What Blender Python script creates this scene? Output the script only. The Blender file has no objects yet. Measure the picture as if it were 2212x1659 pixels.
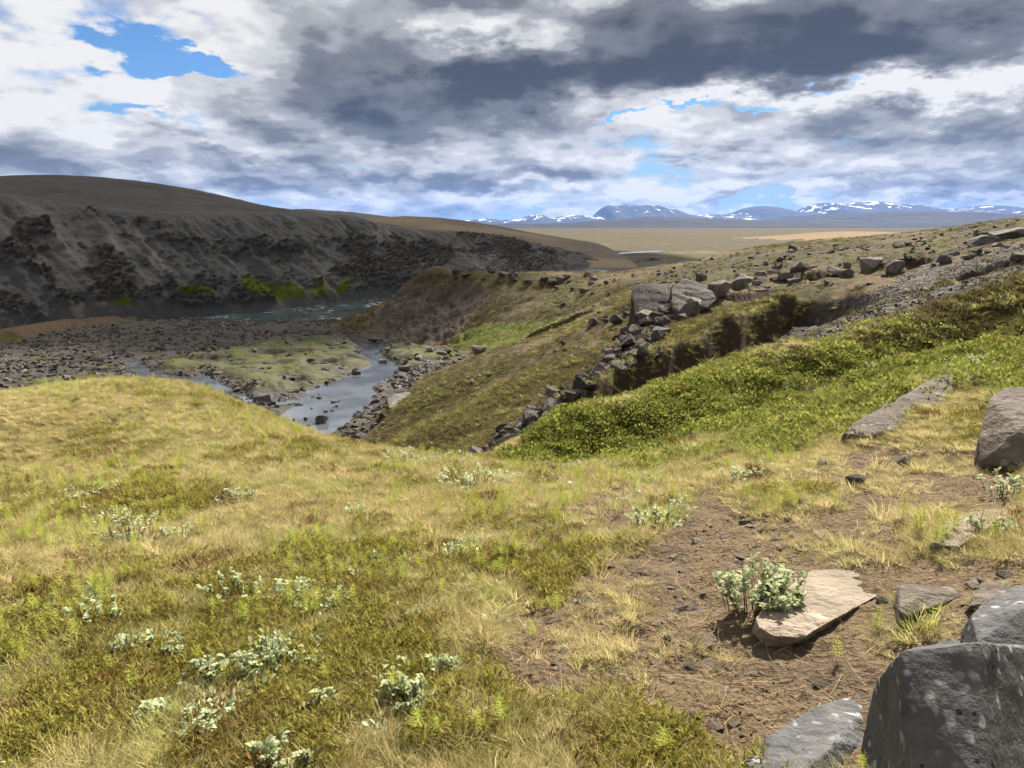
import bpy, bmesh, math, random
import numpy as np
from mathutils import Vector, Matrix, Euler

random.seed(7)
rng = np.random.default_rng(7)
SC = bpy.context.scene
COL = SC.collection

# ------------------------------------------------------------------ camera
EYE = 1.6
PITCH = math.radians(11.5)
F, CX, CY = 1671.0, 1106.0, 829.5          # focal length and centre for a 2212 x 1659 frame
cam_d = bpy.data.cameras.new('camera')
cam_d.sensor_width = 36.0
cam_d.lens = 36.0 * F / 2212.0
cam_d.clip_start = 0.05
cam_d.clip_end = 120000.0
cam = bpy.data.objects.new('camera', cam_d)
cam.location = (0, 0, EYE)
cam.rotation_euler = (math.pi / 2 - PITCH, 0, 0)
COL.objects.link(cam)
SC.camera = cam

# ------------------------------------------------------------------ sun, exposure
SUN_AZ = math.radians(24)      # from +Y (view direction) towards +X
SUN_EL = math.radians(42)
to_sun = Vector((math.sin(SUN_AZ) * math.cos(SUN_EL), math.cos(SUN_AZ) * math.cos(SUN_EL), math.sin(SUN_EL)))
sun_d = bpy.data.lights.new('sun', 'SUN')
sun_d.energy = 5.0
sun_d.angle = math.radians(0.5)
sun_d.color = (1.0, 0.94, 0.84)
sun = bpy.data.objects.new('sun', sun_d)
sun.rotation_euler = to_sun.to_track_quat('Z', 'Y').to_euler()
sun.location = (30, 10, 40)
COL.objects.link(sun)
SC.view_settings.view_transform = 'Standard'
SC.view_settings.look = 'None'
SC.view_settings.exposure = 1.42
SC.view_settings.gamma = 1.0
SC.view_settings.use_curve_mapping = False
SC.cycles.max_bounces = 3
SC.cycles.diffuse_bounces = 1
SC.cycles.glossy_bounces = 2
SC.cycles.transmission_bounces = 2
SC.cycles.volume_bounces = 0
SC.cycles.use_adaptive_sampling = True
SC.cycles.adaptive_threshold = 0.025
SC.cycles.adaptive_min_samples = 16
SC.cycles.transparent_max_bounces = 8
SC.cycles.use_denoising = True

# ------------------------------------------------------------------ small node toolkit
class NT:
    def __init__(s, tree):
        s.t = tree; s.n = tree.nodes; s.l = tree.links
    def node(s, typ, ins=None, **props):
        nd = s.n.new(typ)
        for k, v in props.items():
            setattr(nd, k, v)
        if ins:
            for k, v in ins.items():
                s.put(nd.inputs[k], v)
        return nd
    def put(s, sock, v):
        if isinstance(v, bpy.types.NodeSocket):
            s.l.new(v, sock)
        elif isinstance(v, bpy.types.Node):
            s.l.new(v.outputs[0], sock)
        else:
            if hasattr(sock, 'default_value') and hasattr(sock.default_value, '__len__'):
                v = tuple(v)
                if len(sock.default_value) == 4 and len(v) == 3: v = v + (1.0,)
            sock.default_value = v
    def m(s, op, a, b=None, c=None, clamp=False):
        nd = s.n.new('ShaderNodeMath'); nd.operation = op; nd.use_clamp = clamp
        s.put(nd.inputs[0], a)
        if b is not None: s.put(nd.inputs[1], b)
        if c is not None: s.put(nd.inputs[2], c)
        return nd.outputs[0]
    def mix(s, f, a, b, typ='MIX'):
        nd = s.n.new('ShaderNodeMix'); nd.data_type = 'RGBA'; nd.blend_type = typ
        nd.clamp_factor = True
        s.put(nd.inputs[0], f); s.put(nd.inputs[6], a); s.put(nd.inputs[7], b)
        return nd.outputs[2]
    def ss(s, x, lo, hi, a=0.0, b=1.0):
        nd = s.n.new('ShaderNodeMapRange'); nd.interpolation_type = 'SMOOTHSTEP'
        s.put(nd.inputs[0], x); nd.inputs[1].default_value = lo; nd.inputs[2].default_value = hi
        nd.inputs[3].default_value = a; nd.inputs[4].default_value = b
        return nd.outputs[0]
    def noise(s, vec, scale, detail=4.0, rough=0.55, dist=0.0, dims='3D'):
        nd = s.n.new('ShaderNodeTexNoise'); nd.noise_dimensions = dims
        s.put(nd.inputs['Vector'], vec)
        nd.inputs['Scale'].default_value = scale; nd.inputs['Detail'].default_value = detail
        nd.inputs['Roughness'].default_value = rough; nd.inputs['Distortion'].default_value = dist
        return nd.outputs[0]
    def vmul(s, vec, v):
        nd = s.n.new('ShaderNodeVectorMath'); nd.operation = 'MULTIPLY'
        s.put(nd.inputs[0], vec); s.put(nd.inputs[1], v); return nd.outputs[0]
    def vadd(s, vec, v):
        nd = s.n.new('ShaderNodeVectorMath'); nd.operation = 'ADD'
        s.put(nd.inputs[0], vec); s.put(nd.inputs[1], v); return nd.outputs[0]

# ------------------------------------------------------------------ world: Nishita sky with a broken cloud deck
def build_world():
    w = bpy.data.worlds.new('World'); SC.world = w; w.use_nodes = True
    T = NT(w.node_tree); w.node_tree.nodes.clear()
    out = T.node('ShaderNodeOutputWorld'); bg = T.node('ShaderNodeBackground')
    T.l.new(bg.outputs[0], out.inputs[0]); bg.inputs[1].default_value = 0.1
    sky = T.node('ShaderNodeTexSky'); sky.sky_type = 'NISHITA'; sky.sun_disc = False
    sky.sun_elevation = SUN_EL; sky.sun_rotation = SUN_AZ
    sky.altitude = 600; sky.air_density = 1.0; sky.dust_density = 0.3; sky.ozone_density = 2.5
    tc = T.node('ShaderNodeTexCoord'); D = tc.outputs['Generated']
    sep = T.node('ShaderNodeSeparateXYZ'); T.l.new(D, sep.inputs[0])
    x, y, z = sep.outputs
    az = T.m('ARCTAN2', x, y); el = T.m('ARCSINE', z)
    zz = T.m('MAXIMUM', z, 0.0)
    s = T.m('DIVIDE', 1.0, T.m('ADD', zz, 0.24))
    # one shared warp so that every outline is ragged
    def P(off=(0, 0, 0)):
        c = T.node('ShaderNodeCombineXYZ'); T.l.new(T.m('MULTIPLY', x, s), c.inputs[0]); T.l.new(T.m('MULTIPLY', y, s), c.inputs[1])
        return T.vadd(c.outputs[0], off)
    p0 = P()
    hs = T.vadd(T.vmul(p0, (0.925, 0.925, 1)), (0.05, 0, 0))      # a little higher up: tops are lit, bases lie in their own shade
    def deck(p):
        q = T.vmul(p, (1.15, 1.0, 1))
        v = T.n.new('ShaderNodeTexVoronoi'); v.voronoi_dimensions = '2D'; v.feature = 'SMOOTH_F1'; T.l.new(q, v.inputs['Vector'])
        v.inputs['Scale'].default_value = 3.1; v.inputs['Detail'].default_value = 3.0; v.inputs['Roughness'].default_value = .55; v.inputs['Smoothness'].default_value = .35
        return T.m('ADD', T.m('MULTIPLY_ADD', T.noise(p, 1.45, 8, 0.60, 0.15, '2D'), 0.74, T.m('MULTIPLY', T.noise(q, 4.6, 5, 0.62, 0.0, '2D'), 0.20)), T.m('MULTIPLY_ADD', v.outputs['Distance'], -.30, .17))
    dens = deck(p0); dens1 = deck(hs)
    big = T.noise(p0, 0.33, 2, 0.5, 0, '2D')
    wsrc = T.node('ShaderNodeTexNoise'); T.l.new(T.vmul(D, (1, 1, 2.4)), wsrc.inputs['Vector'])
    wsrc.inputs['Scale'].default_value = 8.0; wsrc.inputs['Detail'].default_value = 5; wsrc.inputs['Roughness'].default_value = 0.6
    ae = T.node('ShaderNodeCombineXYZ'); T.l.new(az, ae.inputs[0]); T.l.new(el, ae.inputs[1])
    ae = T.vadd(ae.outputs[0], T.vadd(T.vmul(wsrc.outputs['Color'], (0.30, 0.14, 0)), (-0.15, -0.07, 0)))
    def total(lst):
        # soft ellipses of the cloud deck, each at its bearing and elevation
        r = 0.0
        for (px, py, rx, ry, amp) in lst:
            u = (px - CX) / F; v = (CY - py) / F
            fy = math.cos(PITCH) + v * math.sin(PITCH); fz = -math.sin(PITCH) + v * math.cos(PITCH)
            a0 = math.atan2(u, fy); e0 = math.atan2(fz, math.hypot(u, fy))
            nd = T.n.new('ShaderNodeVectorMath'); nd.operation = 'MULTIPLY_ADD'
            T.l.new(ae, nd.inputs[0]); nd.inputs[1].default_value = (F / rx, F / ry, 0); nd.inputs[2].default_value = (-a0 * F / rx, -e0 * F / ry, 0)
            dt = T.n.new('ShaderNodeVectorMath'); dt.operation = 'DOT_PRODUCT'
            T.l.new(nd.outputs[0], dt.inputs[0]); T.l.new(nd.outputs[0], dt.inputs[1])
            r = T.m('MULTIPLY_ADD', T.m('POWER', 0.3679, dt.outputs['Value']), amp, r)
        return r
    HOLES = total([(330, 120, 85, 22, .72), (455, 140, 62, 22, .68), (350, 245, 45, 11, .4), (1520, 242, 120, 7, .46),
                   (1370, 275, 70, 9, .6), (1760, 186, 70, 9, .5), (2160, 322, 50, 8, .45), (1200, 474, 300, 9, .45), (1620, 446, 110, 8, .50), (1480, 355, 60, 5, .3)])
    DARK = total([(960, 190, 300, 60, .50), (1250, 170, 380, 66, .56), (1650, 105, 440, 78, .58), (2080, 70, 340, 68, .56), (1400, 20, 500, 40, .42), (720, 190, 130, 50, .22),
                  (860, 275, 230, 36, .34), (1950, 265, 330, 38, .40), (1700, 340, 260, 20, .26), (470, 322, 190, 16, .34), (250, 365, 450, 30, .30),
                  (650, 392, 380, 26, .34), (1150, 388, 220, 24, .28), (2000, 398, 330, 20, .28), (600, 60, 120, 45, .15), (1500, 436, 400, 9, .2)])
    LIGHT = total([(1090, 72, 105, 30, .72), (950, 90, 60, 28, .4), (2050, 175, 230, 24, .85), (1720, 212, 300, 20, .7), (1500, 295, 210, 28, .45), (130, 190, 300, 85, .30),
                   (1150, 415, 330, 13, .42), (510, 25, 150, 35, .30), (1720, 418, 190, 12, .45), (380, 285, 110, 28, .32), (60, 50, 180, 60, .2), (1500, 388, 210, 16, .40), (1400, 460, 120, 11, .3), (1950, 440, 260, 8, .35), (540, 135, 40, 30, .3)])
    cov = T.m('SUBTRACT', T.m('ADD', dens, T.m('MULTIPLY_ADD', big, .30, 0.10)), HOLES)
    cov = T.m('MULTIPLY_ADD', DARK, 0.6, cov)
    alpha = T.ss(cov, 0.40, 0.62)
    calm = T.m('MULTIPLY_ADD', T.m('MINIMUM', DARK, 1.0), -.5, 1.0)      # the thick bank is evenly grey
    thick = T.m('ADD', T.m('MULTIPLY_ADD', T.m('MULTIPLY', T.m('SUBTRACT', dens, 0.5), calm), 1.35, 0.39), T.m('MULTIPLY_ADD', LIGHT, -0.75, T.m('MULTIPLY', DARK, 1.0)))
    thick = T.m('MULTIPLY_ADD', T.m('MULTIPLY', T.m('SUBTRACT', dens1, dens), calm), 2.0, thick)
    thick = T.m('MULTIPLY', thick, .84)
    ramp = T.node('ShaderNodeValToRGB'); T.l.new(thick, ramp.inputs[0])
    cr = ramp.color_ramp; cr.interpolation = 'EASE'
    stops = [(0.0, (1.10, 1.08, 1.05)), (0.20, (0.80, 0.80, 0.805)), (0.40, (0.50, 0.51, 0.53)), (0.62, (0.255, 0.262, 0.278)), (1.0, (0.092, 0.096, 0.106))]
    while len(cr.elements) < len(stops): cr.elements.new(0.5)
    for e, (p, c) in zip(cr.elements, stops):
        e.position = p; e.color = (*c, 1)
    ccol = T.mix(1.0, ramp.outputs[0], (3.1, 3.1, 3.1), 'MULTIPLY')
    # blue of the air between: clouds low over the horizon are seen through more of it
    ccol = T.mix(T.ss(z, 0.13, 0.0, 0.0, 0.5), ccol, T.mix(1.0, ccol, (0.98, 1.0, 1.05), 'MULTIPLY'))
    skyc = T.mix(1.0, sky.outputs[0], (0.215, 0.31, 0.41), 'MULTIPLY')
    skyc = T.mix(T.ss(z, .17, .01, 0, .8), skyc, (1.5, 2.0, 2.4))      # paler towards the horizon
    col = T.mix(alpha, skyc, ccol)
    grd = T.ss(z, -0.02, -0.10)
    col = T.mix(grd, col, (0.45, 0.42, 0.35))
    T.l.new(col, bg.inputs[0])
    w.cycles.sampling_method = 'NONE'
build_world()

# ------------------------------------------------------------------ numeric noise (world space)
def _hash(ix, iy, seed):
    h = (ix * 374761393 + iy * 668265263 + seed * 2147483647 % 4294967291) & 0xffffffff
    h = ((h ^ (h >> 13)) * 1274126177) & 0xffffffff
    return (h ^ (h >> 16)) & 0xffffffff
def perlin(x, y, seed=0):
    x = np.asarray(x, float); y = np.asarray(y, float)
    xi = np.floor(x); yi = np.floor(y); xf = x - xi; yf = y - yi
    xi = xi.astype(np.int64); yi = yi.astype(np.int64)
    u = xf * xf * xf * (xf * (xf * 6 - 15) + 10); v = yf * yf * yf * (yf * (yf * 6 - 15) + 10)
    def g(dx, dy):
        a = _hash(xi + dx, yi + dy, seed) * (2 * math.pi / 4294967296.0)
        return np.cos(a) * (xf - dx) + np.sin(a) * (yf - dy)
    n0 = g(0, 0) * (1 - u) + g(1, 0) * u; n1 = g(0, 1) * (1 - u) + g(1, 1) * u
    return (n0 * (1 - v) + n1 * v) * 1.5
def fbm(x, y, octv=4, seed=0, gain=0.5, ridged=False):
    t = 0; a = 1.0; s = 0
    for o in range(octv):
        n = perlin(x * 2 ** o + 17.3 * o, y * 2 ** o - 9.1 * o, seed + o * 13)
        if ridged: n = 1 - 2 * np.abs(n)
        t = t + a * n; s += a; a *= gain
    return t / s
def sst(lo, hi, x):
    t = np.clip((np.asarray(x, float) - lo) / (hi - lo), 0, 1); return t * t * (3 - 2 * t)

# ------------------------------------------------------------------ sight lines <-> world
CP, SP = math.cos(PITCH), math.sin(PITCH)
def ray(px, py):
    u = (px - CX) / F; v = (CY - py) / F
    return u, CP + v * SP, -SP + v * CP
def at(px, py, Y):
    u, fy, fz = ray(px, py); t = Y / fy
    return (u * t, Y, EYE + fz * t)
def atz(px, py, z):
    u, fy, fz = ray(px, py); t = (z - EYE) / fz
    return (u * t, fy * t, z)
def project(x, y, z):
    dz = z - EYE; f = y * CP - dz * SP; up = y * SP + dz * CP
    f = np.where(np.abs(f) < 1e-4, 1e-4, f)
    return CX + F * x / f, CY - F * up / f
FLOOR = -9.4
WATER = -9.46

# ------------------------------------------------------------------ survey of the land: heights at known points
S = []
for px, py, z in [(0,1659,-.05),(1106,1659,0),(1700,1659,.08),(2212,1659,.2),(0,1300,-.25),(600,1300,-.25),(1106,1300,-.15),(1700,1300,0),(2212,1300,.25),
                  (0,1000,-.75),(400,1000,-.62),(800,1060,-.55),(1106,1100,-.42),(1500,1120,-.25),(1900,1100,-.05),(2212,1120,.15),
                  (0,872,-.95),(150,850,-.9),(300,838,-.85),(450,848,-.9),(560,890,-.95),(640,925,-1.0),(720,955,-1.0),(830,972,-.97),(1000,1000,-.95),
                  (-600,900,-1.0),(-600,1300,-.4),(-600,1659,-.2),(2800,1300,.6),(2800,1659,.45),
                  (1300,1015,-.85),(1440,1010,-.75),(2000,1000,-.1)]:
    S.append(atz(px, py, z))
for px, py, Y in [
    # near ridge right, hollow behind it, bank two
    (1500,965,8.0),(1700,880,9.0),(1950,785,10.5),(2130,762,11.2),(2212,768,11.2),(2500,700,11.5),
    (1130,1004,9.0),(1330,1010,9.5),(1500,965,10.2),(1700,905,11.2),(1950,812,12.6),(2150,738,13.4),
    (1100,962,10.6),(1200,914,10.9),(1350,868,11.4),(1500,832,12.0),(1750,745,13.0),(1950,680,14.4),(2100,630,15.4),(2212,592,16.2),(2600,450,18),
    (1250,950,10.2),(1500,890,11.2),(1750,810,12.3),(1950,740,13.6),
    # scree hollow behind bank two, turf bank with its eroded edge
    (1400,856,15.6),(1600,790,17.0),(1800,705,19.5),(2000,622,23),(1700,735,20.5),(1850,650,27),
    (1240,884,16.6),(1400,790,20),(1480,757,21.6),(1560,720,24),(1690,660,29),(1735,660,29.5),
    (1290,905,15.6),(1400,850,17.0),(1500,808,18.8),(1600,748,22.0),(1700,692,26.5),
    # talus gully and grass slopes below it
    (1050,962,16),(1100,930,18.5),(1200,866,22),(1300,796,26),(1370,724,31),(1400,694,34),
    (860,955,27),(900,930,29),(1000,900,27),(960,850,39),(1100,830,33),(1100,780,40),(1200,760,37),(1000,790,47),(900,860,42),(1250,700,46),(1180,716,50),(1280,690,43),
    # block and shoulder behind it
    (1440,612,38),(1540,625,39),(1380,660,37),(1600,640,36),(1650,600,44),(1480,590,55),(1400,610,58),
    (1700,620,33),(1800,590,40),(1900,580,41),(2000,560,41),(2100,572,25),(2212,542,26),(2150,520,36),(2050,600,26),
    # skyline of the right-hand slope
    (1480,570,75),(1600,542,82),(1750,531,84),(1900,515,76),(2000,505,72),(2100,494,66),(2212,474,60),(2500,420,58),
    (1350,600,66),(1300,604,70),
    # the flat-topped knoll
    (925,591,88),(1000,592,84),(1100,592,80),(1200,597,76),(1280,602,72),
    (925,588,91),(1000,589,88),(1100,590,85),(1200,594,82),(1280,599,80),
    (930,618,86.3),(1000,618,82.5),(1100,616,78.5),(1200,618,74.5),
    (865,622,89),(830,650,89.5),(790,682,90),
    (870,680,84),(930,690,80),(960,720,75.5),(1000,680,77),(1050,700,72),(1100,650,74.5),(1000,650,80),(1200,650,67),
    (1000,745,70),(1080,735,66),(1160,722,60),(1220,690,57),(1260,670,60),(1150,680,66)]:
    S.append(at(px, py, Y))
S += [(-6.5,14.2,-2.3),(-8,18,-5),(-10,25,-9),(-12,32,-12.0),(-4,12.5,-2.3),(-5,17,-5.2),(-1,11,-2.5),(-1.8,15,-4.4),(-4,20,-6.5),(-9,13,-2.4),(-14,16,-4.5),(-14,24,-9),(-25,14,-3),(-30,30,-11),(-20,40,-13),
      (-8,36,-9.7),(-13,45,-12),(-20,60,-12),(-30,60,-13),(-40,90,-14),(-22,95,-13),(-15,110,-14),(0,112,-13),(20,130,-13),(-60,60,-13),(-10,76,-11),(-16,88,-11.5),(-12,92,-9.0),(-12,97,-10.5),(-4,96,-7.5),(6,94,-7.5),(14,93,-7.5),(24,96,-6.5),
      (-7,72,-10.6),(-10,66,-11),(36,110,-4),(30,140,-10),(60,100,0),(60,140,-8),(90,90,4),(90,160,-9),(140,200,-12),(0,200,-14),(-100,200,-14),(-100,100,-14),(0,400,-14),(200,400,-14),(-200,400,-14),
      (0,-5,.3),(6,-3,.8),(-6,-3,0),(20,-20,2),(-20,-20,-1),(12,4,1.0),(20,8,2.2),(40,20,4),(60,40,5),(-12,3,-.7),(-25,3,-1.3),(0,0,0.05),(-40,-40,-2),(40,-40,3),(0,-100,1),(100,0,8),(-100,0,-4)]
S = np.array(S)
def uw(x, y):
    r = np.hypot(x, y); return np.arctan2(x, y) * 1.0, np.log(r + 0.6)
def _phi(d2, c=0.018): return np.sqrt(d2 + c * c)
_su, _sw = uw(S[:, 0], S[:, 1])
_A = _phi((_su[:, None] - _su) ** 2 + (_sw[:, None] - _sw) ** 2)
_n = len(S); _M = np.zeros((_n + 3, _n + 3)); _M[:_n, :_n] = _A - np.eye(_n) * 0.0015
_M[:_n, _n] = 1; _M[:_n, _n + 1] = _su; _M[:_n, _n + 2] = _sw; _M[_n:, :_n] = _M[:_n, _n:].T
_C = np.linalg.solve(_M, np.r_[S[:, 2], 0, 0, 0])
def land(x, y):
    u, w = uw(x, y); sh = u.shape; u = u.ravel(); w = w.ravel(); out = np.empty(u.size)
    for i in range(0, u.size, 60000):
        uu = u[i:i + 60000]; ww = w[i:i + 60000]
        d2 = (uu[:, None] - _su) ** 2 + (ww[:, None] - _sw) ** 2
        out[i:i + 60000] = _phi(d2) @ _C[:_n] + _C[_n] + _C[_n + 1] * uu + _C[_n + 2] * ww
    return out.reshape(sh)

# ------------------------------------------------------------------ outlines on the valley floor (world metres)
def poly_floor(pts, z=FLOOR): return np.array([atz(px, py, z)[:2] for px, py in pts])
def sdist(x, y, poly):
    """signed distance to a polygon, positive inside"""
    sh = x.shape; x = x.ravel(); y = y.ravel(); ins = np.zeros(x.size, bool); d = np.full(x.size, 1e9)
    n = len(poly)
    for i in range(n):
        x0, y0 = poly[i]; x1, y1 = poly[(i + 1) % n]; ex, ey = x1 - x0, y1 - y0
        t = np.clip(((x - x0) * ex + (y - y0) * ey) / (ex * ex + ey * ey + 1e-12), 0, 1)
        d = np.minimum(d, np.hypot(x - x0 - t * ex, y - y0 - t * ey))
        c = ((y0 > y) != (y1 > y)) & (x < ex * (y - y0) / (ey if abs(ey) > 1e-9 else 1e-9) + x0)
        ins ^= c
    return np.where(ins, d, -d).reshape(sh)
def ldist(x, y, line):
    d = np.full(x.shape, 1e9)
    for (x0, y0), (x1, y1) in zip(line[:-1], line[1:]):
        ex, ey = x1 - x0, y1 - y0
        t = np.clip(((x - x0) * ex + (y - y0) * ey) / (ex * ex + ey * ey + 1e-12), 0, 1)
        d = np.minimum(d, np.hypot(x - x0 - t * ex, y - y0 - t * ey))
    return d
POND = poly_floor([(870,790),(845,818),(812,835),(805,868),(775,898),(735,925),(715,955),(690,985),(560,960),(590,905),(640,868),(664,838),(700,828),(745,812),(775,795),(815,786)])
STREAM = [poly_floor([(830,788),(800,762),(795,745),(770,733),(720,724),(660,716)]), poly_floor([(795,745),(850,742),(930,742),(985,752),(1040,766)])]
POOLS = [poly_floor([(262,786),(310,776),(330,800),(370,806),(410,812),(440,808),(480,824),(502,832),(492,850),(455,852),(433,838),(390,834),(320,826),(285,812)]),
         poly_floor([(498,848),(520,846),(548,856),(560,872),(520,872)])]
RIVER = poly_floor([(-400,790),(-200,752),(0,731),(130,712),(250,700),(345,694),(440,692),(560,692),(640,690),(735,687),(800,676),(800,655),(740,656),(640,664),(560,672),(450,682),(340,688),(200,702),(0,719),(-200,735),(-400,760)])
RIVER = np.array(list(RIVER[:11]) + [(-2,118),(14,160),(26,205),(18,210),(6,172),(-10,132)] + list(RIVER[11:]))
FARRIVER = poly_floor([(1285,551),(1340,546),(1420,541),(1450,542),(1360,547),(1300,553)])
BERM = poly_floor([(-300,790),(-100,752),(0,738),(130,714),(240,700),(310,690)])
ISLAND = poly_floor([(330,800),(360,775),(450,765),(560,740),(690,728),(770,735),(790,760),(800,785),(760,795),(700,825),(665,835),(600,855),(530,848),(500,828),(440,806),(370,803)])
ISLAND2 = poly_floor([(815,755),(860,742),(930,748),(1010,770),(960,782),(880,790),(835,780)])
GREEN3 = poly_floor([(0,850),(60,830),(160,812),(230,800),(262,815),(330,835),(430,850),(300,880),(0,900)])

def floor_height(x, y):
    wob = fbm(x / 3.6, y / 3.6, 5, 3) * 1.7
    far = sst(160, 400, np.hypot(x, y))
    z = FLOOR + 0.18 + fbm(x / 9, y / 9, 3, 5) * 0.14 + fbm(x / 1.3, y / 1.3, 3, 6) * 0.07
    water = np.full(x.shape, -50.0)
    water = np.maximum(water, sdist(x, y, POND) + wob * .30 - .25)
    for p in POOLS: water = np.maximum(water, sdist(x, y, p) + wob * 0.6 - .25)
    water = np.maximum(water, sst(25, 35, y) * sst(95, 80, y) * 1.6 * (fbm(x / 4.5, y / 2.6, 4, 9) - .36) - 40 * (np.abs(x + 22) > 16))
    for l, wd in zip(STREAM, (0.75, 0.8)): water = np.maximum(water, wd - ldist(x, y, l) + wob * 0.5)
    riv = sdist(x, y, RIVER) + wob * 0.5
    water = np.maximum(water, riv)
    water = np.maximum(water, sdist(x, y, FARRIVER) * 0.3 + wob * .3)
    for p in (ISLAND, ISLAND2, GREEN3):
        z = z + 0.30 * sst(-0.2, 1.6, sdist(x, y, p) + wob * 0.6)
    z = np.where(water > -1.6, z * 1, z)
    z = z + (FLOOR - 0.42 - z) * sst(-0.75, 0.75, water)
    b = ldist(x, y, BERM)
    z = z + .95 * sst(2.6, 0.4, b)* (1 - .15 * fbm(x, y, 3, 8))
    dune = 26 * np.exp(-((x - 250) / 95) ** 2 - ((y - 620) / 60) ** 2) + 8 * np.exp(-((x - 120) / 60) ** 2 - ((y - 560) / 60) ** 2) 
    z = z + far * fbm(x / 130, y / 130, 4, 21) * 2.2 * sst(160, 900, y)
    return z, water

# crest of the eroded turf bank: sod on its left, bare soil and scree on its right
TURF = np.array([at(*q)[:2] for q in [(1215,898,15.8),(1240,884,16.6),(1320,832,18.2),(1400,790,20),(1480,757,21.6),(1560,720,24),(1630,690,26.5),(1690,660,29),(1735,658,30)]])
TURFS = [(TURF, 1.25), (np.array([at(*q)[:2] for q in [(1905,604,33),(1925,592,33.5),(1970,588,33),(2025,584,32)]]), .75), (np.array([at(*q)[:2] for q in [(1685,590,39),(1720,584,39.5),(1775,582,40)]]), .6),
         (np.array([at(*q)[:2] for q in [(1940,660,20.5),(2000,643,21),(2050,632,21.5),(2100,622,22)]]), .5), (np.array([at(*q)[:2] for q in [(1540,650,34),(1600,640,34.5),(1640,634,35)]]), .5), (np.array([at(*q)[:2] for q in [(1130,750,58),(1190,735,56),(1250,700,52),(1290,676,50)]]), .8)]
def side_dist(x, y, line):
    """distance to a line, positive to its right; second value runs 0..1 along it"""
    d = np.full(x.shape, 1e9); sg = np.ones(x.shape); al = np.zeros(x.shape); n = len(line) - 1
    for i, ((x0, y0), (x1, y1)) in enumerate(zip(line[:-1], line[1:])):
        ex, ey = x1 - x0, y1 - y0
        t = np.clip(((x - x0) * ex + (y - y0) * ey) / (ex * ex + ey * ey), 0, 1)
        dd = np.hypot(x - x0 - t * ex, y - y0 - t * ey); k = dd < d
        d = np.where(k, dd, d); sg = np.where(k, np.sign((x - x0) * ey - (y - y0) * ex), sg); al = np.where(k, (i + t) / n, al)
    return d * sg, al
def turf_step(x, y):
    """eroded edges: a lip of sod standing over bare soil"""
    z = np.zeros(x.shape); m = np.zeros(x.shape)
    for line, h in TURFS:
        k = (x > line[:, 0].min() - 6) & (x < line[:, 0].max() + 6) & (y > line[:, 1].min() - 6) & (y < line[:, 1].max() + 6)
        xk, yk = x[k], y[k]; d, al = side_dist(xk, yk, line); d = d + .26 * fbm(xk / 1.8, yk / 1.8, 4, 28)
        en = sst(0, .10, al) * sst(1.0, .93, al); w = .5 + .5 * min(1, h)
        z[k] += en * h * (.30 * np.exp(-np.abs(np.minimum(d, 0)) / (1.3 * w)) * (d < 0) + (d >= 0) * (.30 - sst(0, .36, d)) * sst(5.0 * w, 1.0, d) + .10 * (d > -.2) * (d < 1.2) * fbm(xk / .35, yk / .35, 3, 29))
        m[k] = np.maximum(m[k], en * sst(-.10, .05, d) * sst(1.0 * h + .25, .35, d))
    return z, m

def detail(x, y, zl, zf):
    r = np.hypot(x, y)
    mid = sst(11, 22, r) * sst(260, 150, r)
    near = sst(16, 9, r)
    d = near * (fbm(x / 0.9, y / 0.9, 3, 31) * 0.05 + fbm(x / 0.22, y / 0.22, 4, 32) * 0.042 + fbm(x / .09, y / .09, 3, 37, .6, True) * .010)
    d += sst(7.5, 9, r) * sst(20, 15, r) * sst(-1.5, 1.5, x) * (fbm(x / 1.5, y / 1.5, 3, 35) * .32 + fbm(x / .45, y / .45, 2, 36) * .05)
    d += mid * (fbm(x / 5, y / 5, 4, 33) * 0.34 + fbm(x / 0.9, y / 0.9, 3, 34, .55, True) * 0.10)
    return d

# the flat-topped knoll: a lava cap with a short cliff over a long eroded face
KTOP = np.array([at(*q)[:2] for q in [(915,592,88),(960,590,86.5),(1030,591,83),(1100,592,80),(1200,597,76.5),(1290,602,73),(1330,603,72)]] + [(17, 82), (8, 88), (-3, 92), (-9, 93.5)])
_kz = np.array([at(*q) for q in [(925,591,88),(1100,592,80),(1280,602,72),(1000,589,89)]]); _kc = np.linalg.lstsq(np.c_[_kz[:, :2], np.ones(4)], _kz[:, 2], rcond=None)[0]
def knoll(x, y, zl):
    k = (x > -45) & (x < 40) & (y > 50) & (y < 115); xk, yk = x[k], y[k]
    d = -sdist(xk, yk, KTOP) + .9 * fbm(xk / 3.5, yk / 3.5, 4, 24) + .5 * fbm(xk / 1.1, yk / 1.1, 3, 25, .5, True)
    zt = _kc[0] * xk + _kc[1] * yk + _kc[2] + .12 * fbm(xk / 2, yk / 2, 3, 26)
    g = fbm(xk / 2.6, yk / 2.6, 4, 27, .55, True)
    zk = zt - 1.75 * sst(0, .55, d) - .42 * np.maximum(0, d - .4) + .65 * g * sst(.5, 3, d) + .22 * fbm(xk / .7, yk / .7, 3, 23)
    zl = zl.copy(); KM = np.zeros(x.shape); KM[k] = sst(-.25, .1, d) * sst(3.6, .9, d) * (zk > zl[k] - .05); zl[k] = np.maximum(zl[k], zk); return zl, KM
def ground_z(x, y):
    zl = land(x, y)
    zf, water = floor_height(x, y)
    r = np.hypot(x, y)
    zl = zl + detail(x, y, zl, zf) + turf_step(x, y)[0]
    zl, km = knoll(x, y, zl)
    k = 0.35
    z = np.maximum(zl, zf) + np.where(np.abs(zl - zf) < k, (k - np.abs(zl - zf)) ** 2 / (4 * k), 0)
    hill = sst(-0.3, 0.6, zl - zf)
    # dunes and swells of the far plain
    z = z + sst(300, 700, r) * (4.6 * np.exp(-((x - 262) / 62) ** 2 - ((y - 620) / 80) ** 2) + 3.6 * np.exp(-((x - 330) / 120) ** 2 - ((y - 640) / 70) ** 2))
    return z, hill, water, km

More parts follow.
